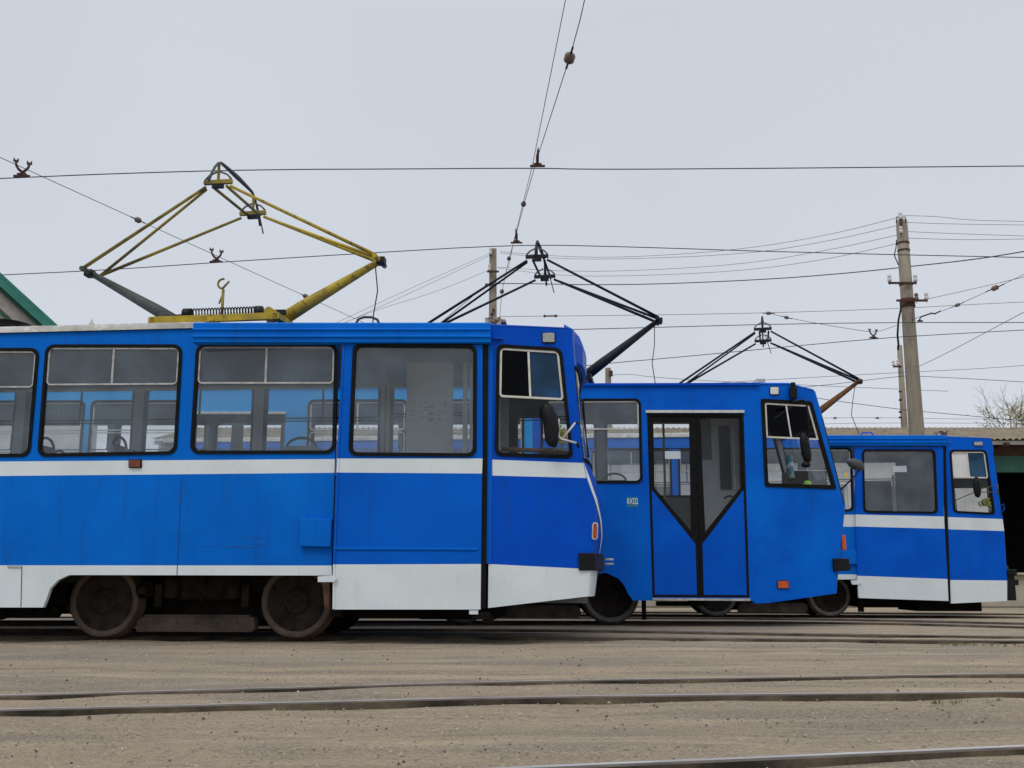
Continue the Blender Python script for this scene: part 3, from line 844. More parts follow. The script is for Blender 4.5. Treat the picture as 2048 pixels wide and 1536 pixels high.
# ================================================================== TRAM 1: striped tram in front
def tram_striped(S):
    fr = Frame(S['px'], S['D'], S['rz'], S['z'])
    T = empty('tram', fr.m)
    tag(T, S['label'], 'tram', 'blue trams parked side by side')
    hw = 1.25
    PB = Plane(-hw)
    X = lambda px, py, pl=PB: fr.px(pl, px, py)
    xd = X(*S['door_l'])[0]
    PD = Plane(-hw - .055, xd, S['kd'])
    xe = fr.px(PD, *S['door_r'])[0]
    yc0 = -hw - .015 + S['kd'] * (xe - xd)
    PC = Plane(yc0, xe + .03, S['kc'])
    PBf = Plane(-hw, 0, 0, -1)
    D_ = lambda px, py: fr.px(PD, px, py)
    C_ = lambda px, py: fr.px(PC, px, py)
    xr = xd - 12.0
    blue, deep = S['blue'], S['deep']
    mats = [blue, 'white', deep, 'rust', 'lining']
    # ---- body side
    zroof_l, zroof_r = X(*S['roof'][0])[1], X(*S['roof'][1])[1]
    zs = [X(*p)[1] for p in S['stripe']]        # top-left, top-right, bottom-left, bottom-right
    zk = [X(*p)[1] for p in S['skirt']]         # top-left, top-right
    xl = X(*S['roof'][0])[0]
    W = [[X(*p) for p in q] for q in S['wins']]
    zt, zb = W[0][0][1], W[0][2][1]
    gen = generic_windows(W[0][0][0] - .09, xr + .3, 1.50, 1.38, zt, zb)
    allw = W + gen
    holes = [rquad(q, .09) for q in allw]
    up = [(xr, zs[0]), (xl, zs[0]), (xd, zs[1]), (xd, zroof_r), (xl, zroof_l), (xr, zroof_l)]
    st = [(xr, zs[2]), (xl, zs[2]), (xd, zs[3]), (xd, zs[1]), (xl, zs[0]), (xr, zs[0])]
    lo = [(xr, zk[0]), (xl, zk[0]), (xd, zk[1]), (xd, zs[3]), (xl, zs[2]), (xr, zs[2])]
    arch = [X(*p) for p in S['arch']]           # from rear bottom corner up over to the door
    xq = arch[0][0]
    zlow = arch[0][1]
    sk = [(xr, zlow)] + arch + [(xd, zk[1]), (xl, zk[0]), (xr, zk[0])]
    add_side(T, PB, [(up, 0, holes), (st, 1, []), (lo, 0, []), (sk, 1, [])], None, mats=mats)
    for q in W:
        window(PB, q, T, transom=S['transom'], divider=.5)
    for q in gen:
        window(PB, q, T, transom=S['transom'], divider=.5)
    # ---- sliding door
    dq = [D_(*p) for p in S['door_q']]          # TL TR BR BL
    dw = [D_(*p) for p in S['door_w']]
    ds = [D_(*p) for p in S['door_stripe']]     # TL TR BR BL
    dk = [D_(*p) for p in S['door_skirt']]      # TL TR
    b = MB()
    b.panel(PD, [dq[0], dq[1], ds[1], ds[0]], [rquad(dw, .08)], 0, .04, 0, 3, 0)
    b.panel(PD, ds, (), 0, .04, 1, 3, 1)
    b.panel(PD, [ds[3], ds[2], dk[1], dk[0]], (), 0, .04, 0, 3, 0)
    b.panel(PD, [dk[0], dk[1], dq[2], dq[3]], (), 0, .04, 1, 3, 1)
    # pressed edge beads
    eL = [lerp2(dq[0], dq[3], .0), dq[3]]
    e0, e1, e2, e3 = (dq[0][0] + .012, dq[0][1]), (ds[0][0] + .012, ds[0][1]), (ds[3][0] + .012, ds[3][1]), (dk[0][0] + .012, dk[0][1])
    e4 = (dq[3][0] + .012, dq[3][1] + .008)
    for a_, c_, mi in ((e0, e1, 0), (e1, e2, 1), (e2, e3, 0), (e3, e4, 1)):
        b.panel(PD, barquad(a_, c_, .020), (), -.010, 0.001, mi)
    door = b.build('door', [S['blue_d'], 'white', 'rust', 'lining'], T)
    window(PD, dw, door, r=.08, gasket=.03, gm='glass')
    if S.get('crease'):
        c0, c1 = D_(*S['crease'][0]), D_(*S['crease'][1])
        b = MB(); b.panel(PD, barquad(c0, c1, .022), (), -.014, 0.0); b.build('door_moulding', blue, door, bevel=.004)
    b = MB()
    pts = [D_(*p) for p in S['gap']]
    b.panel(PD, [pts[0], pts[1], pts[2], pts[3]], (), .01, .05)
    b.build('door_seal', 'rubber', T)
    # ---- cab side
    rows_c = [C_(*p) for p in S['corner']]      # corner line from top to bottom
    ck = [C_(*p) for p in S['cab_left']]        # top, stripe top, stripe bottom, skirt top, bottom
    def corner_at(z):
        for (x0, z0), (x1, z1) in zip(rows_c, rows_c[1:]):
            if z1 <= z <= z0:
                return (x0 + (x1 - x0) * (z0 - z) / max(1e-6, z0 - z1), z)
        return rows_c[-1] if z < rows_c[-1][1] else rows_c[0]
    cz = [C_(*p)[1] for p in S['cab_right']]    # z at the corner: top, stripe top, stripe bottom, skirt top, bottom
    cr = [corner_at(z) for z in cz]
    mid = lambda i: [p for p in rows_c if cz[i] - 1e-4 > p[1] > cz[i + 1] + 1e-4]
    cw = [C_(*p) for p in S['cab_w']]
    b = MB()
    for i, mi, hs in ((0, 2, [rquad(cw, .07)]), (1, 1, []), (2, 2, []), (3, 1, [])):
        b.panel(PC, [ck[i], cr[i]] + mid(i) + [cr[i + 1], ck[i + 1]], hs, 0, .05, mi, 4, mi)
    b.build('cab_side', mats, T)
    window(PC, cw, T, r=.07, gasket=.03, frame=.02, transom=S['cab_transom'], divider=S['cab_div'], fm='alu_white', gm='glass_clear', upper=S['cab_upper'])
    # ---- far side: body and taper to the far corner
    xc_mid = rows_c[len(rows_c) // 2][0]
    ycorner = -PC.pt(xc_mid, 0).y
    zs0, zs2, zk0 = zs[0], zs[2], zk[0]
    xp = fr.on_y(S['far_post'][0], 820, hw).x; xp2 = fr.on_y(S['far_post'][1], 820, hw).x
    fw = generic_windows(xp - .06, xr + .3, 1.50, 1.38, zt + .05, zb)
    if xd - xp > .45: fw.insert(0, [(xp + .06, zt + .05), (xd - .05, zt + .05), (xd - .05, zb), (xp + .06, zb)])
    b = MB()
    for o_, mi, hs in (([(xr, zs0), (xd, zs0), (xd, zroof_r), (xr, zroof_r)], 0, [rquad(q, .09) for q in fw]),
                       ([(xr, zs2), (xd, zs2), (xd, zs0), (xr, zs0)], 1, []),
                       ([(xr, zk0), (xd, zk0), (xd, zs2), (xr, zs2)], 0, []),
                       ([(xr, .45), (xd - 3.0, .45), (xd - 2.8, .70), (xd, .70), (xd, zk0), (xr, zk0)], 1, [])):
        b.panel(PBf, o_, hs, 0, .05, mi, 4, mi)
    kf = (hw - ycorner) / (xc_mid - xd)
    PF = Plane(-hw, xd, kf, -1)
    fq = [[(xd + .05, zt + .05), (xp2 - .04, zt + .05), (xp2 - .04, zb), (xd + .05, zb)],
          [(xp2 + .04, zt + .05), (xe - .06, zt + .05), (xe - .06, zb), (xp2 + .04, zb)]]
    xcw = (cw[0][0], cw[1][0] - .02, cw[2][0] - .02)
    fq.append([(xe + .10, cw[0][1] - .02), (xcw[1] + .04, cw[0][1] - .02), (xcw[2] + .04, cw[2][1]), (xe + .10, cw[2][1])])
    top_c = min(rows_c, key=lambda p: -p[1])
    fz = [ck[0][1], ck[1][1], ck[2][1], ck[3][1], ck[4][1]]
    for i, mi, hs in ((0, 0, [rquad(q, .08) for q in fq]), (1, 1, []), (2, 0, []), (3, 1, [])):
        a, c = corner_at(fz[i]), corner_at(fz[i + 1])
        z1 = zroof_r if i == 0 else fz[i]
        b.panel(PF, [(xd, z1), (xe + .05, z1), (a[0], fz[i]), (c[0], fz[i + 1]), (xd, fz[i + 1])], hs, 0, .05, mi, 4, mi)
    b.build('side_wall', mats, T)
    for q in fw:
        window(PBf, q, T, transom=S['transom'], divider=.5, lower_frame=True, fm='slate')
    for q in fq:
        window(PF, q, T, r=.08, transom=.33, lower_frame=True, fm='slate')
    # ---- roof, fascia
    PV = Plane(-hw - .10, xd, S['kd'])
    xv = fr.px(PV, *S['visor'][0])[0] + .02
    zrv = zroof_l + (zroof_r - zroof_l) * (xv - xl) / (xd - xl)
    roof(T, [(xr - .2, hw + .02, zroof_l), (xl, hw + .03, zroof_l), (xv, hw + .03, zrv)], S['roofmat'])
    roof(T, [(xv + .001, hw, zrv - .03, .75), (xd - .01, hw, zroof_r - .05, .6), (xe, -PD.pt(xe, 0).y - .03, ck[0][1] + .002, .35),
             (cr[0][0] - .02, -PC.pt(cr[0][0], 0).y + .008, cr[0][1] + .002, .2)], deep, 'front_roof')
    # cover of the sliding door's track: ribbed pressing
    v0, v1 = S['visor']
    a, c = fr.px(PV, *v0), fr.px(PV, *v1)       # top-left, bottom-right
    a2, c2 = fr.px(PV, v0[0], v1[1]), fr.px(PV, v1[0], v0[1])
    H = a[1] - c[1]
    prof = [(.10, 1.02), (.02, 1.0), (.0, .93), (.0, .70), (-.022, .66), (-.022, .60), (-.004, .56), (-.004, .36), (-.026, .32), (-.026, .26), (-.006, .22), (-.006, .04), (.01, 0), (.10, 0)]
    rows = []
    for (xt, zt_), (xb, zb_) in ((a, a2), (c2, c)):
        rows.append([PV.pt(xb + (xt - xb) * t, zb_ + (zt_ - zb_) * t, o_) for o_, t in prof])
    b = MB(); b.loft(rows, smooth=False)
    for r_ in rows: b._add(r_, [tuple(range(len(r_)))])
    b.build('door_track_cover', blue, T, bevel=.004)
    # ---- front
    N = S['nose']
    zrow, prs = [], []
    seg = 20
    rr = []
    for (cpx, py, spx, mi) in N:
        x, z = C_(cpx, py)
        yc = -PC.pt(x, z).y
        sx = fr.on_y(spx, py, -.35).x
        rr.append((z, x, yc, S['bulge'] or max(.02, sx - x), mi))
    if S.get('swoosh'):
        r2 = []
        for q0, q1 in zip(rr, rr[1:]):
            n_ = 8 if q0[4] != 2 and q0[0] < zs[0] + .1 and q1[0] > zk[1] - .1 else 1
            for k in range(n_):
                t = k / n_
                r2.append(tuple(q0[m_] + (q1[m_] - q0[m_]) * t for m_ in range(4)) + (q0[4],))
        rr = r2 + [rr[-1]]; seg = 44
    loops = nose([q[:4] for q in rr], seg, S['np'])
    b = MB()
    V = loops
    for i in range(len(V) - 1):
        for j in (range(seg) if rr[i][4] != 2 else (0, seg - 1)):
            mi = rr[i][4]
            if S.get('swoosh') and mi == 1 and V[i][j].z > zk[1] + .2: mi = 0
            b._add([V[i][j], V[i][j + 1], V[i + 1][j + 1], V[i + 1][j]], [(0, 1, 2, 3)], mi, True)
    fo = b.build('front', [deep, 'white', 'rubber', 'black'], T)
    if S.get('swoosh'):
        def on_nose(jf, z):
            j0 = min(seg - 1, int(jf)); f = jf - j0
            for i in range(len(V) - 1):
                if V[i + 1][0].z <= z <= V[i][0].z:
                    t = (V[i][0].z - z) / max(1e-6, V[i][0].z - V[i + 1][0].z)
                    p = V[i][j0].lerp(V[i][j0 + 1], f).lerp(V[i + 1][j0].lerp(V[i + 1][j0 + 1], f), t)
                    return p + Vector((.005, .004 * (1 if jf > seg / 2 else -1), 0))
        b = MB(); A = []
        for k in range(2 * seg + 1):
            jf = k / 2; u = 1 - abs(jf / seg - .5) * 2
            zt_ = ck[1][1] - .004 - 1.02 * u ** .8; w_ = (ck[1][1] - ck[2][1]) * (1 - .35 * min(1, u * 3))
            A.append([on_nose(min(jf, seg - 1e-4), zt_ - w_ * q / 4) for q in range(5)])
        b.loft(A); b.build('front_stripe', 'white', fo)
    # windscreen
    iw = [i for i, q in enumerate(rr) if q[4] == 2]
    t_, b_ = V[iw[0]], V[iw[-1] + 1]
    g = MB(); rws = []
    for k in range(5):
        f = k / 4
        rws.append([t_[j].lerp(b_[j], f) for j in range(1, seg)])
    g.loft(rws); wsn = g.build('windscreen', 'glass_clear', T)
    g = MB()
    for lp_ in (t_, b_): g.tube(lp_[1:-1], .022, 6)
    g.build('windscreen_seal', 'rubber', T)
    # headlamps
    for s in (-1, 1):
        j = int(seg * .4) if s < 0 else seg - int(seg * .4)
        p = V[-4][j] + Vector((-.055, 0, .02))
        h = MB(); h.lathe(p, (1, s * .25, 0), [(-.03, .10), (.02, .10), (.025, .085), (.01, .08), (.028, .001)], 20, mis=[1, 1, 1, 0])
        h.build('headlight', ['lens', 'alu'], T)
    # ---- rear end
    lr_ = nose([(zroof_l, 0, 1.2, .1), (zs[0], 0, 1.2, .16), (zs[2], 0, 1.2, .2), (zk[0], 0, 1.2, .18), (.35, 0, 1.15, .12)], 10)
    b = MB(); lp = [[Vector((xr - p.x, p.y, p.z)) for p in r_] for r_ in lr_]
    b.loft(lp, mis=[0, 1, 0, 1]); b.build('rear', [blue, 'white'], T)
    # ---- interior
    interior(T, xr + .05, xe + .2, min(zroof_l, zroof_r) - .07)
    b = MB(); b.box((xe - .02, .1, 1.86), (.04, 2.0, 2.1)); b.build('cab_bulkhead', S['bulk'], T)
    # ---- running gear
    xf = S['wheel_x'](fr)
    underfloor(T, xr + .1, xe + .55, [((xd - 5.2, 0, .48), (2.6, 1.9, .40)), ((xd + .55, .1, .44), (.95, 1.5, .50)), ((xe - .28, .1, .42), (.75, 1.5, .48)), ((xd - 3.3, -.6, .40), (.35, .4, .28)), ((xd - 2.95, -.55, .42), (.22, .3, .22))])
    bogie(T, xf, tyre=S['tyre']); bogie(T, xf - 7.5, tyre=S['tyre'])
    return T, fr, dict(PB=PB, PD=PD, PC=PC, xd=xd, xe=xe, xr=xr, zroof=zroof_r, corner=rows_c, blue=blue, deep=deep, nose=V, hw=hw)

S1 = dict(px=400, D=11.40, rz=-4.0, z=0.0,
    label='long blue tram with a white stripe and skirt standing closest, yellow pantograph on its roof',
    blue='blue', deep='blue_deep', roofmat='roofgrey', tyre='tyre', bulk='board',
    door_l=(667, 1000), door_r=(962, 1000), kd=.07, kc=.15,
    roof=[(0, 667), (640, 651)], stripe=[(0, 923), (667, 918), (0, 952), (667, 945.5)], skirt=[(0, 1130.5), (667, 1131)],
    wins=[[(-178, 697), (79, 697), (60, 913), (-205, 914)], [(93, 690), (365, 690), (353, 908), (76, 913)], [(394, 688), (675, 688), (670, 907), (381, 907)]],
    transom=.36, arch=[(86, 1215), (92, 1200), (100, 1177), (116, 1160), (138, 1150), (640, 1151), (664, 1151)],
    door_q=[(685, 686), (965, 690), (961, 1219), (665, 1219)], door_w=[(707, 688), (953, 690), (952, 913), (698, 911)],
    door_stripe=[(674, 917), (965, 917), (964, 947), (673, 945)], door_skirt=[(666, 1129), (962, 1128)],
    crease=[(667, 1097), (956, 1098)], gap=[(964, 688), (976, 688), (971, 1217), (960, 1217)],
    corner=[(1142, 657), (1145, 705), (1148, 735), (1167, 926), (1173, 957), (1177, 997), (1180, 1040), (1180, 1069), (1179, 1102), (1176, 1140), (1174, 1193)],
    cab_left=[(982, 651), (980, 919), (980, 951), (977, 1128), (976, 1216)], cab_right=[(1142, 657), (1167, 926), (1173, 956), (1177, 1138), (1174, 1193)],
    cab_w=[(994, 689), (1123, 697), (1146, 917), (990, 911)], cab_transom=.475, cab_div=.48, cab_upper=('glass_dark', 'glass_blue'),
    visor=((386, 644), (981, 686)), far_post=(520, 775), bulge=None, blue_d='blue_door', swoosh=True,
    nose=[(1142, 657, 1152, 0), (1145, 705, 1153, 0), (1148, 735, 1158, 2), (1157, 830, 1169, 2), (1166, 921, 1180, 0), (1167, 926, 1182, 1), (1173, 957, 1195, 0), (1177, 997, 1206, 0), (1180, 1040, 1208, 0), (1180, 1069, 1206, 0), (1179, 1102, 1199, 0), (1176, 1138, 1196, 1), (1174, 1193, 1190, 1)],
    np=2.6, wheel_x=lambda fr: fr.on_y(593, 1200, -.80).x)
T1, F1, I1 = tram_striped(S1)

def dress_tram_1():
    T, fr, I = T1, F1, I1
    PB, PD, PC = I['PB'], I['PD'], I['PC']
    side_light(PB, [fr.px(PB, *p) for p in ((259.5, 920.5), (282.5, 920.5), (282.5, 934.5), (259.5, 934.5))], T, 'amber_dark', 'marker_light')
    side_light(PC, [fr.px(PC, *p) for p in ((1086, 667), (1109, 667), (1109, 685), (1086, 685))], T, 'lens', 'roof_lamp')
    # step box beside the door
    b = MB(); b.panel(PB, [fr.px(PB, *p) for p in ((604, 1037), (666, 1039), (664, 1094), (602, 1093))], (), -.06, 0.0)
    b.build('door_guard', I['blue'], T, bevel=.006)
    # bracket at the bottom of the door
    b = MB(); b.panel(PB, [fr.px(PB, *p) for p in ((640, 1153), (672, 1151), (677, 1158), (672, 1164), (640, 1164))], (), -.085, -.065)
    b.panel(PB, [fr.px(PB, *p) for p in ((645, 1165), (659, 1165), (658, 1215), (649, 1215))], (), -.0, .03, 1)
    b.build('door_bracket', ['white', 'rust'], T)
    b = MB(); b.panel(PD, [fr.px(PD, *p) for p in ((938, 1220), (956, 1220), (956, 1229), (938, 1229))], (), .01, .05); b.build('door_catch', 'white', T, bevel=.004)
    # bottom door guide and dark step gear
    b = MB(); p = fr.px(PD, 962, 1236); b.box((p[0], PD.pt(p[0], 0).y + .12, p[1] + .02), (.16, .2, .07)); b.box((p[0] + .06, PD.pt(p[0], 0).y + .08, p[1] - .02), (.10, .1, .05))
    b.build('door_guide', 'under', T)
    b = MB(); b.box((I['xd'] + .04, -1.1, .33), (.10, .12, .22)); b.build('step_bracket', 'under', T)
    b = MB(); b.panel(PC, [fr.px(PC, *p) for p in ((977, 690), (986, 690), (983, 1127), (973, 1127))], (), -.010, .0); b.build('cab_post', 'blue_door', T)
    # panel seams and hinge of the skirt
    for (x0, y0, x1, y1, m_) in ((44, 1133, 42, 1214, 'rust'), (363, 956, 354, 1150, 'blue_line'), ):
        b = MB(); b.panel(PB, barquad(fr.px(PB, x0, y0), fr.px(PB, x1, y1), .006), (), -.004, 0); b.build('panel_seam', m_, T)
    b = MB(); b.panel(PB, [fr.px(PB, *p) for p in ((16, 1131), (42, 1131), (42, 1135), (16, 1135))], (), -.012, 0); b.build('hatch_hinge', 'alu', T)
    b = MB()
    for x0, y0, x1, y1, w_ in ((440, 1094, 523, 1095, .006), (480, 1075, 545, 1076, .004), (395, 1093, 436, 1094, .004), (498, 1089, 532, 1088, .004), (195, 975, 204, 970, .004)):
        p0, p1 = fr.px(PB, x0, y0), fr.px(PB, x1, y1); m_ = lerp2(p0, p1, .4)
        b.panel(PB, [p0, (m_[0], m_[1] + w_), p1, (m_[0] + .1, m_[1] - w_)] if x1 - x0 > 20 else barquad(p0, p1, .006), (), -.0012, 0)
    b.build('scratch', 'blue_line', T)
    # bumper
    b = MB()
    a = fr.px(PC, 1157, 1106); c = fr.px(PC, 1157, 1141)
    e = fr.on_y(1207, 1112, -.35)
    yn = PC.pt(a[0], 0).y
    zt, zb = a[1], c[1]
    for (o_) in (0,):
        rows = []
        for z in (zb, zt):
            rows.append([Vector((a[0], yn - .03, z)), Vector((a[0] + .16, yn + .01, z)), Vector((e.x, yn + .40, z)), Vector((e.x + .01, 0, z)), Vector((e.x, -yn - .40, z)), Vector((a[0] + .16, -yn - .01, z)), Vector((a[0], -yn + .03, z)),
                         Vector((a[0], -yn - .10, z)), Vector((a[0] + .08, 0, z)), Vector((a[0], yn + .10, z))])
        b.loft(rows, close=True, smooth=False); b._add(rows[0], [tuple(range(10))]); b._add(rows[1], [tuple(range(10))])
    bo = b.build('bumper', 'black', T, bevel=.008)
    b = MB()
    for py in (1119, 1128):
        q = fr.on_y(1203, py, -.45); b.tube([q, q + Vector((.12, 0, 0))], .010, 8)
    b.build('bumper_pin', 'alu', bo)
    # corner lamp
    q = [fr.px(PC, *p) for p in ((1187, 1047), (1194, 1047), (1193, 1077), (1186, 1077))]
    b = MB(); b.panel(PC, rquad(q, .02, 4), (), -.04, .03); o = b.build('indicator', 'red_lens', T, bevel=.010)
    b = MB(); b.panel(PC, rquad(inset(q, -.012), .03, 4), (), -.008, .05); b.build('indicator_base', 'alu_white', o)
    # roof-end peak over the windscreen
    V = []
    pv = [(1141, 657), (1152, 658), (1166, 674), (1173, 694), (1173, 732), (1165, 737), (1150, 708)]
    b = MB(); ys = [-.80, -.62, -.3, 0, .3, .62, .80]; rows = []
    for y in ys:
        k = 0 if abs(y) < .7 else -.05
        rows.append([fr.on_y(px, py, -.6) * 1.0 for px, py in pv])
        for q in rows[-1]:
            q.y = y; q.x += k - .10 * (y * y) * (1 if q.x > rows[-1][0].x + .03 else .2)
    b.loft(rows, close=True, smooth=False); b._add(rows[0], [tuple(range(7))]); b._add(rows[-1], [tuple(range(7))])
    b.build('windscreen_peak', I['deep'], T, bevel=.008)
    # mirror
    D = 9.95
    L = lambda px, py, d=D: fr.L(px, py, d)
    c0 = L(1099, 850)
    b = MB(); rows = []
    for t, w_, sh in ((-1, .2, -.02), (-.93, .55, -.01), (-.7, .85, 0), (-.2, 1, 0), (.3, 1, .01), (.75, .8, .035), (.95, .45, .05), (1, .1, .05)):
        rows.append([c0 + Vector((sh * -1 + .02 + math.cos(a) * .075 * w_, math.sin(a) * .05 * w_ - .0, t * .215)) for a in [2 * math.pi * k / 14 for k in range(14)]])
    b.loft(rows, close=True); mo = b.build('mirror', 'black', T)
    b = MB(); b.tube([L(1117, 838), L(1117, 872), L(1123, 878), L(1153, 886)], .010, 8); b.tube([L(1126, 876), L(1151, 845)], .010, 8)
    b.tube([L(1108, 858), L(1117, 858)], .012, 8)
    b.build('mirror_bracket', 'alu_white', mo)
    b = MB()
    q = L(1153, 886); b.tube([q, q + Vector((0.02, .06, -.03))], .014, 8); q = L(1151, 845); b.tube([q, q + Vector((.02, .06, .0))], .014, 8)
    b.build('mirror_foot', 'black', mo)
    # front wiper
    b = MB(); b.tube([fr.on_y(1166, 800, -.6), fr.on_y(1172, 880, -.6), fr.on_y(1177, 915, -.6)], .012, 6); b.build('wiper', 'black', T)
    # cab interior: driver's rail, dark blind, flowers on the dashboard
    b = MB(); b.tube([fr.on_y(1003, 898, -.95), fr.on_y(1125, 903, -.82)], .022, 8); b.build('window_rail', 'rust', T)
    b = MB(); b.box(fr.on_y(1115, 906, -.2) + Vector((0, .2, -.12)), (.35, 1.5, .16)); b.box(fr.on_y(1095, 915, -.5) + Vector((-.1, 0, -.2)), (.4, .5, .4)); b.build('dashboard', 'black', T, bevel=.02)
    b = MB(); b.box(fr.on_y(1060, 810, .55), (.42, .04, .30)); b.box(fr.on_y(1028, 860, .6), (.09, .06, 1.1)); b.build('sun_blind', 'black', T)
    b = MB(); rng = random.Random(3); c = fr.on_y(1124, 872, -.5)
    for k in range(60):
        p = c + Vector((rng.gauss(0, .025), rng.gauss(0, .03), rng.gauss(0, .05)))
        b.box(p, (.018, .018, .014), 0, Matrix.Rotation(rng.uniform(0, 3), 3, 'X') @ Matrix.Rotation(rng.uniform(0, 3), 3, 'Z'))
    b.build('flower', 'flower', T)
    # partition with posters seen through the door window
    b = MB(); p0 = fr.on_y(815, 725, .25); p1 = fr.on_y(905, 915, .25)
    b.box(((p0.x + p1.x) / 2, .25, (p0.z + .86) / 2), (p1.x - p0.x, .03, p0.z - .86)); b.box((p1.x + .16, .05, 1.85), (.05, .05, 2.1)); b.box((p1.x + .24, -.1, 1.85), (.03, .05, 2.0))
    pb = b.build('partition', 'board', T)
    b = MB(); q0 = fr.on_y(838, 800, .22); q1 = fr.on_y(893, 842, .22)
    b.box(((q0.x + q1.x) / 2, .231, (q0.z + q1.z) / 2), (q1.x - q0.x, .004, q0.z - q1.z))
    q0 = fr.on_y(819, 800, .22); q1 = fr.on_y(832, 840, .22); b.box(((q0.x + q1.x) / 2, .231, (q0.z + q1.z) / 2), (q1.x - q0.x, .004, q0.z - q1.z))
    b.build('poster', 'poster', pb)
    # seats
    for px, y, tn in ((105, -.78, 0), (252, -.78, 0), (392, -.78, 0), (-40, -.78, 0), (606, -.55, R(90)), (132, .62, 0), (277, .62, 0), (420, .62, 0), (-10, .62, 0), (-190, -.78, 0), (-330, -.78, 0)):
        p = fr.on_y(px, 893, y)
        seat(T, p.x, y, top=1.91 if y < 0 else 1.955, turn=tn)
    # poles inside
    for px in (776,):
        p = fr.on_y(px, 800, .35)
        b = MB(); b.tube([(p.x, .35, .86), (p.x, .35, 2.98)], .017, 8); b.build('pole', 'yellow_rail', T)
    # roof furniture
    zr = I['zroof']
    p = fr.on_y(183.5, 645, -.9)
    b = MB(); b.lathe((p.x, -.9, zr + .06), (0, 0, 1), [(0, .032), (.04, .034), (.085, .028), (.10, .016), (.13, .008), (.13, .001)], 12); b.build('roof_stub', 'roofgrey', T)
    b = MB(); p = fr.on_y(20, 648, -.2); b.lathe((p.x - .05, -.2, 3.32), (0, 0, 1), [(0, .10), (.015, .22), (.035, .27), (.05, .22), (.06, .03), (.10, .02), (.10, .001)], 24)
    for dx in (-.15, .1): b.tube([(p.x + dx, -.2, 3.15), (p.x + dx, -.2, 3.34)], .015, 6)
    b.build('roof_ventilator', 'black', T)
    b = MB(); p = fr.on_y(734, 640, -.6)
    b.tube([(p.x - .13, -.6, 3.17), (p.x - .09, -.6, 3.245), (p.x - .03, -.6, 3.265), (p.x + .05, -.6, 3.262), (p.x + .11, -.6, 3.235), (p.x + .14, -.6, 3.17)], .014, 8); b.build('roof_handle', 'slate', T)
    b = MB(); p = fr.on_y(992, 642, -.3); b.box((p.x - .02, -.3, 3.20), (.17, .3, .16)); b.box((p.x + .06, -.3, 3.25), (.1, .22, .04)); b.build('roof_lamp_box', 'rusty_white', T, bevel=.01)
    # pantograph
    p = fr.on_y(456, 635, 0)
    pantograph(T, p.x + .025, 4.02, 4.84, ('yellow', 'olive', 'yellow', 'slate', 'yellow', 'olive'), twist=R(-4), zb=3.29, kn=1.70)
M['blue_line'] = mat('dark_seam', (0.004, 0.05, 0.22))
M['rusty_white'] = mat('peeling_paint', (0.5, 0.45, 0.33), (0.10, 0.06, 0.035), 12, 0.8, lo=.45, hi=.55)
M['poster'] = mat('printed_poster', (0.50, 0.52, 0.54), (0.20, 0.21, 0.23), 26, 0.6, stretch=(.5, 1, 2.2), lo=.5, hi=.58)
dress_tram_1()

# ================================================================== TRAM 3: striped tram furthest back
S3 = dict(px=1750, D=19.15, rz=-4.5, z=-.05,
    label='blue tram with a white stripe and skirt standing furthest back at the right edge',
    blue='blue', deep='blue_fresh', roofmat='roofgrey', tyre='tyre_grey', bulk='slate',
    door_l=(1713, 1050), door_r=(1893, 1050), kd=.05, kc=.10,
    roof=[(1400, 874), (1709, 872)], stripe=[(1500, 1028), (1714, 1029.5), (1500, 1052), (1714, 1053.5)], skirt=[(1500, 1146), (1714, 1149)],
    wins=[[(1527, 896), (1703, 896), (1707, 1022), (1527, 1021)]],
    transom=.36, arch=[(1400, 1200), (1408, 1180), (1425, 1161), (1440, 1158), (1700, 1159), (1714, 1159)],
    door_q=[(1709, 893), (1886, 894), (1897, 1202), (1717, 1196)], door_w=[(1724, 899), (1870, 899), (1875, 1027), (1727, 1025)],
    door_stripe=[(1711, 1029), (1888, 1033), (1889.5, 1057.5), (1711.5, 1053)], door_skirt=[(1714.5, 1151.5), (1895, 1158)],
    gap=[(1885.5, 893), (1891, 893), (1902, 1203), (1896.5, 1203)],
    corner=[(1982, 877), (1986, 905), (1991, 935), (2003, 1030), (2007, 1060), (2010, 1110), (2013, 1161), (2013, 1202)],
    cab_left=[(1892, 874), (1893, 1034), (1894, 1058.5), (1899, 1160), (1902, 1207)], cab_right=[(1982, 877), (2004, 1038), (2007, 1062), (2013, 1161), (2013, 1202)],
    cab_w=[(1899, 900), (1972, 900), (1990, 1029), (1907, 1025)], cab_transom=.44, cab_div=.47, cab_upper=('blind', 'glass_blue'),
    visor=((1640, 870), (1892, 891.5)), far_post=(1600, 1790), bulge=.03, blue_d='blue_fresh',
    nose=[(1982, 877, 1985, 0), (1986, 905, 1989, 2), (1991, 935, 1994, 2), (2003, 1030, 2006, 0), (2004, 1038, 2007, 1), (2007, 1062, 2010, 0), (2010, 1110, 2014, 0), (2012, 1140, 2016, 0), (2013, 1161, 2017, 1), (2013, 1202, 2016, 1)],
    np=5, wheel_x=lambda fr: fr.on_y(1659, 1190, -.80).x)
T3, F3, I3 = tram_striped(S3)
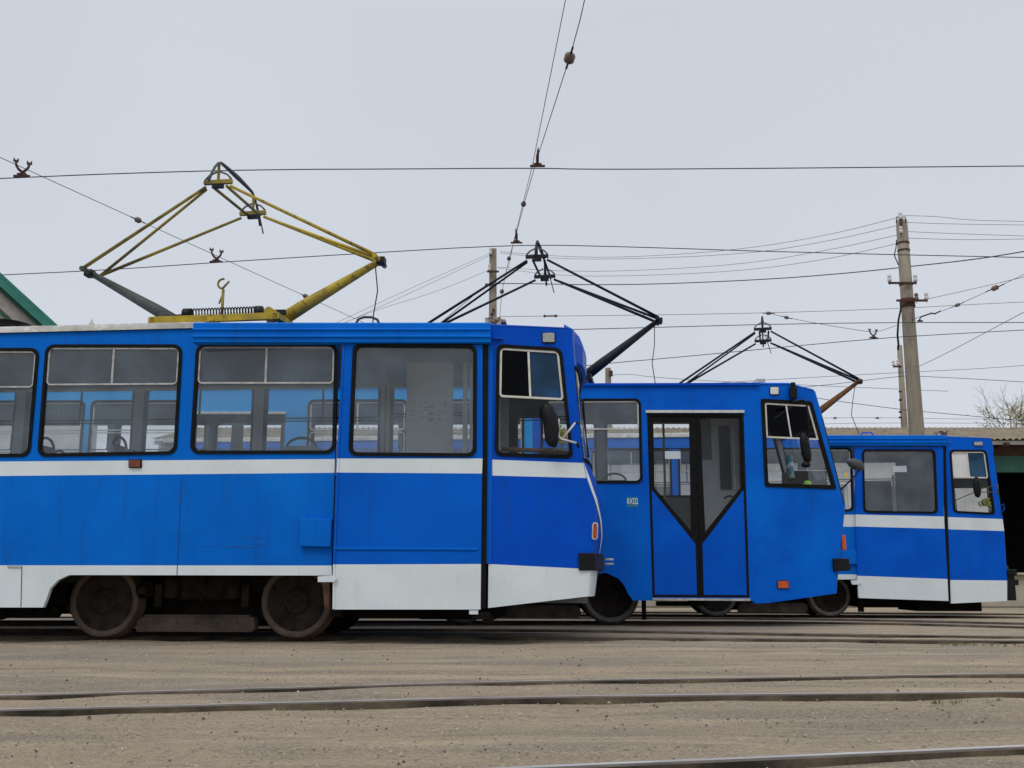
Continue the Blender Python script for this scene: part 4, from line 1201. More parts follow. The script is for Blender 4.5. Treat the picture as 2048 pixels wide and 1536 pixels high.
def dress_tram_3():
    T, fr, I = T3, F3, I3
    PB, PD, PC = I['PB'], I['PD'], I['PC']
    side_light(PC, [fr.px(PC, *p) for p in ((1947, 884), (1964, 884), (1964, 891), (1947, 891))], T, 'lens', 'roof_lamp')
    b = MB(); b.panel(PB, [fr.px(PB, *p) for p in ((1680, 1101), (1714, 1101), (1715, 1128), (1680, 1128))], (), -.05, 0); b.build('door_guard', I['blue'], T, bevel=.006)
    b = MB(); b.panel(PB, [fr.px(PB, *p) for p in ((1699, 1161), (1717, 1160), (1720, 1165), (1717, 1169), (1702, 1169))], (), -.08, -.06); b.build('door_bracket', 'white', T)
    b = MB()
    zb = fr.px(PC, 2010, 1201)[1]; zt = fr.px(PC, 2010, 1141)[1]
    x0 = fr.px(PC, 2009, 1160)[0]; yn = PC.pt(x0, 0).y
    b.box((x0 + .10, 0, (zt + zb) / 2), (.18, -2 * yn - .1, zt - zb)); b.box((x0 + .14, 0, zt - .03), (.16, -2 * yn, .10))
    b.box((x0 + .35, -.2, (zt + zb) / 2 + .05), (.4, .12, .10)); b.build('bumper', 'black', T, bevel=.012)
    L = lambda px, py, d=17.4: fr.L(px, py, d)
    c0 = L(1954, 974); b = MB(); rows = []
    for t, w_ in ((-1, .2), (-.85, .7), (-.3, 1), (.4, .95), (.85, .6), (1, .1)):
        rows.append([c0 + Vector((math.cos(a) * .065 * w_, math.sin(a) * .05 * w_, t * .175)) for a in [2 * math.pi * k / 12 for k in range(12)]])
    b.loft(rows, close=True); mo = b.build('mirror', 'black', T)
    b = MB(); b.tube([L(1958, 978), L(1995, 970)], .008, 6); b.tube([L(1960, 984), L(1995, 984)], .008, 6)
    b.tube([L(1950, 984), L(1910, 1001)], .008, 6); b.tube([L(1995, 968), L(1996, 990)], .012, 6); b.build('mirror_bracket', 'slate', mo)
    b = MB(); q = fr.on_y(1999, 1014, -.6); b.tube([q, q + Vector((.07, 0, .05)), q + Vector((.08, 0, -.04)), q + Vector((.01, 0, -.10))], .012, 6); b.build('grab_handle', 'blue_deep', T)
    b = MB(); b.box(fr.on_y(1799.5, 938, -1.12), (.23, .006, .105)); b.build('notice', 'paper', T)
    q = [fr.px(PB, *p, .02) for p in ((1687, 953), (1697, 953), (1691.5, 944))]
    b = MB(); b.panel(PB, q, (), .004, .008); b.build('warning_triangle', 'warn', T)
    b = MB(); rng = random.Random(5); c = fr.on_y(1972, 1006, -.55)
    for k in range(120):
        p = c + Vector((rng.gauss(0, .045), rng.gauss(0, .04), rng.gauss(0, .032)))
        b.box(p, (.025, .025, .018), 0, Matrix.Rotation(rng.uniform(0, 3), 3, 'X') @ Matrix.Rotation(rng.uniform(0, 3), 3, 'Z'))
    b.build('flower', 'flower', T)
    b = MB(); p0 = fr.on_y(1787, 905, .1); p1 = fr.on_y(1840, 1025, .1)
    b.box(((p0.x + p1.x) / 2, .1, 1.7), (p1.x - p0.x, .04, 1.9)); b.build('partition', 'slate', T)
    p0 = fr.on_y(1722, 963, .35); p1 = fr.on_y(1786, 1030, .35)
    b = MB(); b.box(((p0.x + p1.x) / 2, .35, (p0.z + .86) / 2), (p1.x - p0.x, .04, p0.z - .86)); b.build('dark_panel', 'seat', T)
    b = MB(); p = fr.on_y(1788, 985, -.1); b.tube([(p.x, -.1, .86), (p.x, -.1, fr.on_y(1788, 950, -.1).z)], .022, 8); b.build('pole', 'alu_white', T)
    p0 = fr.on_y(1842, 925, .0); p1 = fr.on_y(1856, 1012, .0)
    b = MB(); b.box(((p0.x + p1.x) / 2, 0, (p0.z + p1.z) / 2), (p1.x - p0.x, .03, p0.z - p1.z)); b.build('pale_panel', 'board', T)
    p0 = fr.on_y(1903, 957, -.3); p1 = fr.on_y(1975, 976, -.3)
    b = MB(); b.box(((p0.x + p1.x) / 2, -.3, (p0.z + p1.z) / 2), (p1.x - p0.x, .03, p0.z - p1.z)); b.build('sun_blind', 'black', T)
    for px, y in ((1520, -.78), (1440, -.78), (1600, -.78), (1560, .6), (1640, .6), (1300, -.78)):
        p = fr.on_y(px, 1010, y); seat(T, p.x, y)
    b = MB(); p = fr.on_y(1734, 866, -.6)
    b.tube([(p.x - .13, -.6, 3.1), (p.x - .08, -.6, 3.19), (p.x + .08, -.6, 3.19), (p.x + .13, -.6, 3.1)], .014, 8); b.build('roof_handle', 'blue_fresh', T)
    b = MB(); p = fr.on_y(1880, 868, -.3); b.box((p.x, -.3, 3.17), (.16, .3, .13)); b.box((p.x - .35, -.3, 3.14), (.5, .1, .05)); b.build('roof_lamp_box', 'rusty_white', T, bevel=.01)
    b = MB()
    q0, q1 = fr.on_y(1823, 1210, -.9), fr.on_y(1951, 1210, -.9); b.box(((q0.x + q1.x) / 2 + .1, -.3, .27), (q1.x - q0.x, 1.2, .36))
    q0, q1 = fr.on_y(1728, 1205, -.9), fr.on_y(1800, 1205, -.9); b.box(((q0.x + q1.x) / 2, -.3, .30), (q1.x - q0.x, 1.2, .30)); b.box((I['xd'] + .05, -1.0, .28), (.08, .1, .4)); b.box(((q0.x + q1.x) / 2 + .8, -.2, .46), (2.4, .9, .2)); b.build('step_gear', 'under', T)
    p = fr.on_y(1525, 775, 0)
    pantograph(T, fr.on_y(1526, 675, 0).x, 4.13 + .05, 5.10 + .05, ('pblack', 'pblack', 'pblack', 'prust', 'prust', 'pblack'), twist=R(-9), zb=3.30, spring=False, blow=.12)
dress_tram_3()

# ================================================================== TRAM 2: all blue tram in the middle
def tram_plain():
    fr = Frame(1300, 14.70, -1.0, .015)
    T = empty('tram', fr.m)
    tag(T, 'plain all blue tram without stripes, standing between the two striped ones', 'tram', 'blue trams parked side by side')
    hw = 1.25
    PB = Plane(-hw)
    X = lambda px, py: fr.px(PB, px, py)
    xc = X(1503, 1000)[0]
    PC = Plane(-hw, xc, .09)
    C = lambda px, py: fr.px(PC, px, py)
    xr = X(1660, 1000)[0] - 14.6
    ztop = X(1300, 768)[1]
    wz = [X(1225, 798)[1], X(1225, 966)[1]]
    x1, x0 = X(1281, 800)[0], X(1160, 800)[0]
    Ww = x1 - x0 + .30
    dq = [X(*p) for p in ((1294, 827), (1487, 827), (1499, 1195), (1305, 1194))]
    dxm = -5.95
    dq2 = [(x + dxm, z) for x, z in dq]
    # windows ahead of and behind the middle door
    wl = []
    Wf = X(815, 800)[0] - X(617, 800)[0]; xa0 = X(617, 800)[0]
    for k in (2, 1, 0):
        x = xa0 + (x1 - Wf - xa0) * k / 2
        wl.append([(x, wz[0]), (x + Wf, wz[0]), (x + Wf, wz[1]), (x, wz[1])])
    x = dq2[0][0] - .08; Ww = X(388, 800)[0] - X(201, 800)[0]
    while x - Ww > xr + .2:
        wl.append([(x - Ww, wz[0]), (x, wz[0]), (x, wz[1]), (x - Ww, wz[1])]); x -= Ww + .085
    mats = ['blue_mid', 'white', 'blue_mid', 'rust', 'lining']
    arch = [X(*p) for p in ((1266, 1201), (1256, 1187), (1248, 1170), (1237, 1157), (1213, 1146))]
    zsk = arch[0][1]
    xa = arch[-1][0] - 2.4
    zb_ = X(1300, 1201)[1]
    hang = [(xr, zb_), (dq2[3][0] - .0, zb_), (dq2[3][0], dq2[3][1] - .03), (dq2[2][0], dq2[2][1] - .03), (dq2[2][0] + .02, zb_), (xa - .35, zb_), (xa - .25, zb_ + .2), (xa, arch[-1][1]), arch[-1], arch[-2], arch[-3], arch[-4], arch[0], (X(1302, 1201)[0], zb_)]
    out_ = hang + [(dq[3][0], dq[3][1] - .03), (dq[2][0], dq[2][1] - .03), (xc, zb_ - .03), (xc, ztop), (xr, ztop)]
    # straight body with the two door openings
    b = MB()
    xs_ = (wl[0][0][0] + wl[1][1][0]) / 2 
    lowz = lambda: arch[-1][1]
    rear_ = [p for p in hang if p[0] < xs_] + [(xs_, lowz()), (xs_, ztop), (xr, ztop)]
    front_ = [(xs_, lowz())] + [p for p in hang if p[0] >= xs_] + out_[len(hang):-1] + [(xs_, ztop)]
    inr = [q for q in wl if q[1][0] < xs_]; inf = [q for q in wl if q[1][0] >= xs_]
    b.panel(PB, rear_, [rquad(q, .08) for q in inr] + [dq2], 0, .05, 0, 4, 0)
    b.build('side_wall', ['blue_brightened'] + mats[1:], T); b = MB()
    b.panel(PB, front_, [rquad(q, .08) for q in inf] + [dq], 0, .05, 0, 4, 0)
    b.build('side_wall', mats, T)
    for q in wl:
        window(PB, q, T, r=.08, transom=.36, divider=.5 if q is not wl[0] else None, lower_frame=q is not wl[0], fm='alu_white')
    # cab side
    corner = [C(*p) for p in ((1628, 782), (1644, 837), (1666, 925), (1688, 1009), (1684, 1053), (1673, 1158), (1671, 1187))]
    cw = [C(*p) for p in ((1522, 798), (1623, 803.5), (1672, 978), (1530, 973))]
    b = MB()
    b.panel(PC, [(xc, ztop), C(1518, 765), C(1577, 768)] + corner + [C(1538, 1206), C(1502, 1207), (xc, zb_ - .03)], [rquad(cw, .03)], 0, .05, 0, 4, 0)
    b.build('cab_side', mats, T)
    window(PC, cw, T, r=.03, gasket=.045, frame=.022, transom=.44, divider=.48, fm='alu_white', gm='glass_clear', upper=('glass_dark', 'glass_dark'))
    # doors
    for k, dx in enumerate((0, dxm)):
        Q = lambda px, py: (X(px, py)[0] + dx, X(px, py)[1])
        b = MB()
        q_ = [Q(*p) for p in ((1294, 827), (1487, 827), (1499, 1195), (1305, 1194))]
        b.panel(PB, q_, [inset(q_, .03)], -.004, .06, 0); 
        d = b.build('door', 'rubber', T)
        for leaf, gl, pn in ((((1299, 832), (1392, 832), (1400, 1192), (1308, 1192)), ((1307, 843), (1379, 843), (1383, 1063), (1309, 975)), ((1303, 979), (1391, 1088), (1394, 1191), (1307.5, 1190.5))),
                             (((1393, 832), (1484, 832), (1496, 1193), (1401, 1192)), ((1401, 836), (1479, 836), (1482, 975), (1411, 1064)), ((1488, 979), (1405, 1088), (1408, 1192), (1497, 1192)))):
            b = MB(); b.panel(PB, [Q(*p) for p in leaf], [[Q(*p) for p in gl]], .012, .05, 0)
            b.panel(PB, [Q(*p) for p in pn], (), .004, .0115, 1)
            lo_ = b.build('door_leaf', ['rubber', 'blue_fresh'], d)
            b = MB(); b.sheet(PB, [Q(*p) for p in gl], .03); b.build('door_pane', 'glass_clear', d)
        b = MB(); b.panel(PB, [Q(*p) for p in ((1291, 821), (1488, 821), (1488, 826), (1291, 826))], (), -.03, 0); b.build('drip_rail', 'alu_white', d)
        b = MB(); b.panel(PB, [Q(*p) for p in ((1305, 1196), (1500, 1197), (1500, 1202), (1305, 1200))], (), -.02, .10); b.build('door_sill', 'alu', d)
    # far side
    PBf = Plane(-hw, 0, 0, -1)
    fw = generic_windows(xc - .30, xr + .2, 1.50, 1.38, wz[0] + .08, wz[1])
    b = MB(); b.panel(PBf, [(xr, .42), (xc, .42), (xc, ztop), (xr, ztop)], [rquad(q, .08) for q in fw], 0, .05, 0, 4, 0)
    PF = Plane(-hw, xc, .09, -1)
    fq = [(cw[0][0], cw[0][1]), (cw[1][0], cw[0][1]), (cw[2][0], cw[2][1]), (cw[0][0], cw[2][1])]
    b.panel(PF, [(xc, ztop), C(1577, 768)] + corner + [(xc, .42)], [rquad(fq, .04)], 0, .05, 0, 4, 0)
    b.build('side_wall', mats, T)
    for q in fw: window(PBf, q, T, r=.08, transom=.36, lower_frame=True, fm='slate')
    window(PF, fq, T, r=.04, gm='glass_clear')
    # roof with gutter
    yt = -PC.pt(C(1577, 768)[0], 0).y; y2 = -PC.pt(corner[0][0], 0).y
    roof(T, [(xr - .1, hw + .02, ztop - .01), (xc, hw + .02, ztop - .01), (C(1577, 768)[0], yt + .01, C(1577, 768)[1] - .005), (corner[0][0], y2 + .005, corner[0][1])], 'blue_fresh',
         sec=((1.0, 0), (.99, .022), (.94, .03), (.8, .045), (.4, .07), (0, .08)))
    b = MB(); g0, g1 = X(1150, 767.5), X(1518, 768.5); b.bar(PB.pt(xr, ztop - .012, -.02), PB.pt(g1[0], ztop - .012, -.02), .04, .03); b.build('gutter', 'blue_deep', T)
    # front: sloping windscreen, lower nose going back under it
    rr = []
    for (x, z), bu, mi in zip(corner, (.03,) * 7, (2, 2, 2, 0, 0, 0, 0)):
        rr.append((z, x, -PC.pt(x, z).y, bu))
    lp = nose(rr, 16, 6)
    b = MB()
    for i, (r0, r1) in enumerate(zip(lp, lp[1:])):
        b._add(r0 + r1, [(j, j + 1, 18 + j, 17 + j) for j in (range(16) if i not in (1, 2) else (0, 15))], 2 if i in (1, 2) else 0, True)
    b.build('front', ['blue_mid', 'white', 'rubber'], T)
    g = MB(); g.loft([lp[k][1:16] for k in (1, 2, 3)]); g.build('windscreen', 'glass_clear', T)
    b = MB(); q = C(1686, 1085); b.box(PC.pt(q[0] + .02, q[1], .04), (.05, .05, .19)); b.build('indicator', 'orange', T, bevel=.006)
    for j in (6, 10):
        h = MB(); h.lathe(lp[4][j] + Vector((.0, 0, -.12)), (1, 0, 0), [(-.03, .10), (.02, .10), (.025, .085), (.01, .08), (.028, .001)], 20); h.build('headlight', 'lens', T)
    b = MB(); b.box((xr - .05, 0, (ztop + .42) / 2), (.1, 2.4, ztop - .42)); b.build('rear', 'blue_fresh', T, bevel=.03)
    interior(T, xr + .05, xc + .05, ztop - .04)
    b = MB(); b.box((xc + .02, .15, 1.86), (.04, 1.7, 2.1)); b.box((xc - .25, -.45, 1.86), (.5, .04, 2.1)); b.build('cab_bulkhead', 'lining', T)
    q0, q1 = fr.on_y(1437, 852, -.50), fr.on_y(1464, 978, -.50)
    b = MB(); b.box(((q0.x + q1.x) / 2, -.49, (q0.z + q1.z) / 2), (q1.x - q0.x, .02, q0.z - q1.z)); b.build('dark_panel', 'black', T)
    q0, q1 = fr.on_y(1400, 836, -.50), fr.on_y(1424, 918, -.50)
    b = MB(); b.box(((q0.x + q1.x) / 2, -.485, (q0.z + q1.z) / 2), (q1.x - q0.x, .03, q0.z - q1.z)); b.build('dark_panel', 'seat', T)
    q0, q1 = fr.on_y(1467, 850, -.50), fr.on_y(1470, 980, -.50)
    b = MB(); b.box(((q0.x + q1.x) / 2, -.485, (q0.z + q1.z) / 2), (q1.x - q0.x, .03, q0.z - q1.z)); b.build('panel_strip', 'alu_white', T)
    b = MB(); b.tube([fr.on_y(1448, 997, -.62), fr.on_y(1456, 992, -.62), fr.on_y(1466, 993, -.62)], .014, 8); b.build('door_handle', 'black', T)
    # fittings
    side_light(PC, [C(*p) for p in ((1540, 775), (1556, 775), (1556, 789), (1540, 789))], T, 'blind', 'roof_lamp')
    side_light(PC, [C(*p) for p in ((1555, 1162), (1576, 1162), (1576, 1176), (1555, 1176))], T, 'orange', 'marker_light')
    b = MB(); b.panel(PC, [C(*p) for p in ((1577, 775), (1591, 775), (1591, 799), (1577, 799))], (), -.09, -.01); p = C(1584, 770); b.box(PC.pt(p[0], p[1], -.05), (.06, .05, .05)); b.build('camera_box', 'black', T, bevel=.01)
    D = 13.15
    L = lambda px, py, d=D: fr.L(px, py, d)
    c0 = L(1611, 896); b = MB(); rows = []
    for t, w_ in ((-1, .25), (-.85, .7), (-.4, 1), (.3, .95), (.8, .75), (1, .3)):
        rows.append([c0 + Vector((-.02 * t + math.cos(a) * .065 * w_, math.sin(a) * .05 * w_, t * .19)) for a in [2 * math.pi * k / 12 for k in range(12)]])
    b.loft(rows, close=True); mo = b.build('mirror', 'black', T)
    b = MB(); b.tube([L(1585, 805), L(1595, 802), L(1607, 800), L(1613, 806), L(1617, 835), L(1616, 880)], .013, 8); b.build('mirror_arm', 'black', mo); b = MB(); b.lathe(L(1612, 932) + Vector((0, 0, -.02)), (0, 0, 1), [(0, .02), (.02, .06), (.05, .055), (.08, .02)], 12)
    b.build('small_mirror', 'black', mo)
    D2 = 15.55
    c0 = fr.L(1711, 929, D2); b = MB(); rows = []
    for t, w_ in ((-1, .2), (-.8, .6), (-.2, 1), (.5, 1), (.85, .7), (1, .2)):
        rows.append([c0 + Vector((t * .125, math.sin(a) * .08 * w_, -t * .035 + math.cos(a) * .085 * w_)) for a in [2 * math.pi * k / 12 for k in range(12)]])
    b.loft(rows, close=True); mo = b.build('mirror', 'slate', T)
    b = MB(); b.tube([fr.L(1718, 940, D2), fr.L(1712, 950, D2), fr.L(1681, 980, D2)], .012, 6); b.build('mirror_arm', 'black', mo)
    # bumper
    x0 = C(1665, 1130)[0]; zt, zb = C(1665, 1117)[1], C(1665, 1142)[1]; yn = PC.pt(x0, 0).y
    b = MB(); b.box((x0 + .10, 0, (zt + zb) / 2), (.20, -2 * yn + .12, zt - zb)); b.box((x0 + .34, -.2, (zt + zb) / 2 - .02), (.34, .08, .05)); b.build('bumper', 'black', T, bevel=.012)
    # small sign by the door
    q = [X(*p) for p in ((1254, 994), (1275, 994), (1275, 1014), (1254, 1014))]
    b = MB(); b.panel(PB, q, (), -.002, 0); sg = b.build('entry_sign', 'teal', T)
    cx, cz = (q[0][0] + q[1][0]) / 2, (q[0][1] + q[2][1]) / 2 + .006
    mesh_text("ВХІД", .070, 'lettering', 'ink', sg, Matrix.Translation((cx, -hw - .004, cz)) @ Matrix.Rotation(R(90), 4, 'X') @ Matrix.Diagonal((.80, 1.3, 1, 1)))
    b = MB(); p = fr.on_y(1345.5, 910, -1.21); b.box(p, (.20, .004, .10)); b.build('notice', 'paper', T)
    # interior bits
    for px, y, tn in ((1228, -.60, R(90)), (1100, -.78, 0), (980, -.78, 0), (860, -.78, 0), (760, .6, 0), (880, .6, 0), (330, -.78, 0), (210, -.78, 0), (90, -.78, 0)):
        p = fr.on_y(px, 950, y); seat(T, p.x, y, turn=tn, top=1.86)
    b = MB(); p = fr.on_y(1328, 900, .3); b.tube([(p.x, .3, .86), (p.x, .3, 2.98)], .017, 8); b.build('pole', 'yellow_rail', T)
    b = MB(); b.box(fr.on_y(1600, 985, -.3) + Vector((0, .2, -.06)), (.5, 1.6, .2)); b.box(fr.on_y(1590, 960, -.2), (.28, .4, .22)); b.build('dashboard', 'black', T, bevel=.02)
    b = MB(); c = fr.on_y(1615, 967, -.85); b.lathe(c + Vector((0, 0, -.03)), (0, 0, 1), [(0, .05), (.03, .055), (.06, .04), (.07, .001)], 14); b.build('cushion_ball', 'lime', T)
    b = MB(); c = fr.on_y(1578, 935, -.7); b.tube([c + Vector((0, 0, .16)), c + Vector((.01, 0, 0)), c + Vector((.03, 0, -.14))], [.05, .05, .04], 10); b.build('hanging_towel', 'towel', T)
    # running gear
    xf = fr.on_y(1221, 1190, -.80).x
    underfloor(T, xr + .1, xc + .9, [((xf - 5, 0, .45), (2.2, 1.8, .4)), ((xc - .7, -.3, .42), (1.1, 1.2, .18))])
    bogie(T, xf, tyre='tyre_grey'); bogie(T, xf - 6.8, tyre='tyre_grey')
    b = MB(); p = fr.on_y(1288, 1225, -1.0); b.box(p + Vector((0, 0, .04)), (.05, .08, .26)); p = fr.on_y(1360, 1207, -.9)
    b.box(p, (.6, .2, .06)); b.build('step_gear', 'under', T)
    # roof gear
    b = MB(); p = fr.on_y(1316, 760, -.6); z = ztop + .03
    b.tube([(p.x - .17, -.6, z), (p.x - .11, -.6, z + .075), (p.x + .1, -.6, z + .08), (p.x + .17, -.6, z)], .014, 8); b.build('roof_handle', 'slate', T)
    b = MB(); p = fr.on_y(1517, 760, -.2); b.box((p.x, -.2, ztop + .17), (.12, .3, .14)); b.bar((p.x - .6, -.2, ztop + .10), (p.x - .05, -.2, ztop + .19), .2, .04); b.build('roof_lamp_box', 'roofgrey', T, bevel=.006)
    pantograph(T, fr.on_y(1082, 540, 0).x, 4.16, 5.03, ('pblack', 'pblack', 'pblack', 'pblack', 'pblack', 'pblack'), twist=R(-7), zb=3.27, spring=False, blow=.05)
    return T
M['towel'] = mat('patterned_towel', (0.10, 0.32, 0.42), (0.6, 0.68, 0.68), 14, 0.9, lo=.48, hi=.54)
T2 = tram_plain()

# ================================================================== buildings
def gable_house():
    D = 27.0
    o = empty('house'); 
    p = at(0, 1160, D); 
    k = at(112, 650, D); a = at(0, 548, D)      # roof edge on the gable
    slope = (a.z - k.z) / (a.x - k.x)
    xe, ze = k.x + 1.6, k.z + slope * 1.6
    xp = k.x - 5.0; zp = k.z + slope * (-5.0)
    HR = R(21)
    lx = k.x - xp
    o.location = (k.x - lx * math.cos(HR), D - lx * math.sin(HR), 0); o.rotation_euler.z = HR
    tag(o, 'white house with green trimmed gable rising behind the rear of the front tram', 'house')
    x1, z1 = xe - xp, ze; zpk = zp
    PW = Plane(.35)
    b = MB(); b.panel(PW, [(-x1 + .5, -.1), (x1 - .5, -.1), (x1 - .5, z1 + .2), (0, zpk - .42), (-x1 + .5, z1 + .2)], (), 0, 8); b.build('wall', 'wall_white', o)
    b = MB()
    for s in (-1, 1):
        # roof slab on each side
        V = [(0, -.1, zpk + .02), (s * x1, -.1, z1 + .02), (s * x1, 8.5, z1 + .02), (0, 8.5, zpk + .02)]
        V += [(x, y, z - .10) for x, y, z in V]
        b._add(V, [(0, 1, 2, 3), (7, 6, 5, 4), (0, 4, 5, 1), (1, 5, 6, 2), (2, 6, 7, 3), (3, 7, 4, 0)])
    rf = b.build('roof', 'green_trim', o)
    for name, z_off, w_, y0, m_ in (('bargeboard', -.16, .20, -.09, 'green_trim'), ('moulding', -.30, .08, .05, 'green_dark'), ('soffit', -.50, .34, .20, 'soffit'), ('lower_moulding', -.74, .08, .17, 'green_dark')):
        b = MB()
        for s in (-1, 1):
            n = Vector((-(z1 - zpk), x1)).normalized()
            q = [(0, zpk + z_off * 1.25), (s * x1, z1 + z_off * 1.25)]
            d = w_ * .62
            b.panel(Plane(y0), [(q[0][0], q[0][1] + d), (q[1][0], q[1][1] + d), (q[1][0], q[1][1] - d), (q[0][0], q[0][1] - d)], (), 0, .10 if name != 'soffit' else .14)
        b.build(name, m_, o)
gable_house()

def shed():
    D = 27.2
    o = empty('shed'); x0 = at(300, 1160, D).x; x1 = at(2048, 1160, D).x + 9
    o.location = (x0, D, -.06)
    Lx = x1 - x0
    tag(o, 'long low shed with a brown corrugated roof and dark open bays behind the last tram', 'shed')
    loc = lambda px, py, d=D: at(px, py, d) - Vector(o.location)
    ze = loc(2040, 882).z; zf = loc(2040, 893).z; zg1 = loc(2040, 913).z; zg0 = loc(2040, 945).z
    zr = at(2000, 856, D + 3.4).z + .06
    # corrugated roof
    b = MB(); nx = int(Lx / .04); rows = []
    for i in range(nx + 1):
        x = Lx * i / nx; w = math.sin(x / .16 * 2 * math.pi) * .028
        rows.append([Vector((x, y, z + w)) for y, z in ((-.55, ze - .02), (1.0, ze + (zr - ze) * .38), (3.4, zr), (8, ze + .3))])
    b.loft(rows, smooth=True); b.build('roof', 'asbestos', o)
    xd = loc(1975, 1000).x                      # dark bay starts here
    b = MB(); b.box((Lx / 2, -.35, zf + (ze - zf) * .38), (Lx, .03, (ze - zf) * .7)); b.build('fascia', 'wall_white', o)
    b = MB(); b.box((Lx / 2, -.12, ze - .06), (Lx, .12, .10)); 
    for k in range(int(Lx / 1.2)): b.box((k * 1.2 + .3, -.2, ze - .14), (.08, .7, .07))
    b.build('rafter', 'timber', o)
    b = MB(); b.box(((xd + Lx) / 2, 0, (zg1 + zg0) / 2), (Lx - xd, .2, zg1 - zg0)); b.build('lintel', 'green_beam', o)
    b = MB(); b.box(((xd + Lx) / 2, .1, (zf + zg1) / 2 + .02), (Lx - xd, .05, zf - zg1 + .12)); b.build('transom_board', 'timber', o)
    # walls: pale wall left of the bay, posts, dark inside
    b = MB(); hs = []
    x = 1.2
    while x + 1.4 < xd - .5:
        hs.append([(x, 3.05), (x + 1.3, 3.05), (x + 1.3, 2.15), (x, 2.15)]); x += 2.2
    b.panel(Plane(.0), [(0, -.1), (xd, -.1), (xd, ze), (0, ze)], hs, 0, .25); b.build('wall', 'wall_white', o)
    for q in hs:
        b = MB(); b.panel(Plane(.08), q, [inset([q[0], lerp2(q[0], q[1], .5), lerp2(q[3], q[2], .5), q[3]], .05), inset([lerp2(q[0], q[1], .5), q[1], q[2], lerp2(q[3], q[2], .5)], .05)], 0, .06)
        wn_ = b.build('window', 'alu_white', o)
        b = MB(); b.sheet(Plane(.12), q); b.build('window_pane', 'glass', wn_)
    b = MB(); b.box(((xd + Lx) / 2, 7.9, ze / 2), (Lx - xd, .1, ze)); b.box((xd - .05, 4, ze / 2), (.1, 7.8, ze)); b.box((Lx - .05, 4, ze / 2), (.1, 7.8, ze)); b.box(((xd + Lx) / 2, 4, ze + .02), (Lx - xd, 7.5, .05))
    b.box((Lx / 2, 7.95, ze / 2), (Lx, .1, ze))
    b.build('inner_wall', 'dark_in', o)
    b = MB(); b.box((xd + 4.6, 0, zg0 / 2), (.22, .22, zg0)); b.build('post', 'concrete', o)
    k = empty('platform'); k.location = (x0, D - 1.2, -.06)
    b = MB(); b.box((Lx / 2, .55, .36), (Lx, 1.3, .76)); b.build('platform_wall', 'kerb', k, bevel=.02)
    b = MB(); b.box((Lx / 2, .5, .765), (Lx, 1.5, .06)); b.build('platform_edge', 'kerb', k, bevel=.015)
    tag(k, 'low concrete platform along the foot of the shed', 'platform')
shed()

# ================================================================== poles
def pole(px_t, py_t, D, r_t, r_b, label, n=8, square=False, lean=None):
    t = at(px_t, py_t, D); x = (at(lean, 860, D).x if lean else t.x)
    o = empty('utility_pole'); o.location = (x, D, gz(D) - .05)
    h = t.z - o.location.z; dx = t.x - x
    b = MB()
    if square:
        b.bar((0, 0, 0), (dx, 0, h), r_b * 2, r_b * 1.6, 0, (0, 1, 0), r_t * 2, r_t * 1.6)
    else:
        b.tube([(dx * k / 4, 0, h * k / 4) for k in range(5)], [r_b + (r_t - r_b) * k / 4 for k in range(5)], 20)
    b.build('shaft', 'concrete', o, bevel=.012 if square else 0)
    tag(o, label, 'utility pole', 'concrete utility poles behind the trams')
    return o, h, dx
def loc_in(o, px, py, D):
    return at(px, py, D) - o.location
def pin_insulator(o, p, m='porcelain', h=.14):
    b = MB(); b.tube([p + Vector((0, 0, -.10)), p], .008, 6, 1)
    b.lathe(p, (0, 0, 1), [(-.03, .03), (-.01, .05), (h * .3, .045), (h * .45, .03), (h * .55, .045), (h * .85, .04), (h, .02), (h, .001)], 12)
    b.build('insulator', [m, 'clamp'], o)
D1p = 23.2
PR, hR, _ = pole(1803, 441, D1p, .125, .20, 'tall round concrete pole with several insulators, in front of the corrugated roof')
def dress_right_pole():
    o = PR; D = D1p
    P = lambda px, py, d=D - .2: loc_in(o, px, py, d)
    b = MB(); b.tube([P(1793, 446), P(1793, 434), P(1811, 434), P(1811, 446)], .012, 6); b.tube([P(1802, 436), P(1802, 462)], .03, 8); b.build('top_bracket', 'clamp', o)
    pin_insulator(o, P(1801, 436)); pin_insulator(o, P(1802, 464)); 
    for py, rr in ((481, .14), (564, .155), (598, .165), (496, .14), (609, .165)):
        b = MB(); z = P(1800, py).z; b.lathe((0, 0, z), (0, 0, 1), [(-.02, rr), (.02, rr), (.02, rr - .02)], 20); b.build('clamp_band', 'clamp', o)
    b = MB(); b.lathe((0, 0, P(1800, 598).z - .05), (0, 0, 1), [(-.09, .168), (.10, .166), (.10, .14)], 20); b.build('clamp_band', 'clamp', o)
    for x0, x1, y in ((1777, 1833, 566), (1793, 1855, 601)):
        b = MB(); b.bar(P(x0, y), P(x1, y), .04, .045); cr = b.build('crossarm', 'clamp', o)
    for px, py, m_ in ((1779, 561, 'porcelain'), (1831, 561, 'porcelain'), (1853, 597, 'porcelain'), (1833, 598, 'insul')):
        pin_insulator(o, P(px, py), m_)
    b = MB(); b.tube([P(1793, 480), P(1792, 496), P(1789, 508), P(1790, 514), P(1797, 530)], .012, 6); b.tube([P(1803, 612), P(1797, 640), P(1795, 670), P(1797, 690), P(1796, 700)], .022, 6); b.build('cable', 'rubber', o)
    b = MB(); b.tube([P(1828, 612), P(1824, 630), P(1825, 645)], .008, 6); b.build('cable', 'wire', o)
dress_right_pole()
P2, h2, _ = pole(1799, 691, 31, .075, .14, 'thin dark concrete pole half hidden behind the tall round pole', lean=1806)
for py in (733, 783, 800, 824, 835):
    b = MB(); D = 30.8
    b.bar(loc_in(P2, 1787 if py == 733 else 1798, py, D), loc_in(P2, 1803, py, D), .05, .05); b.build('crossarm', 'clamp', P2)
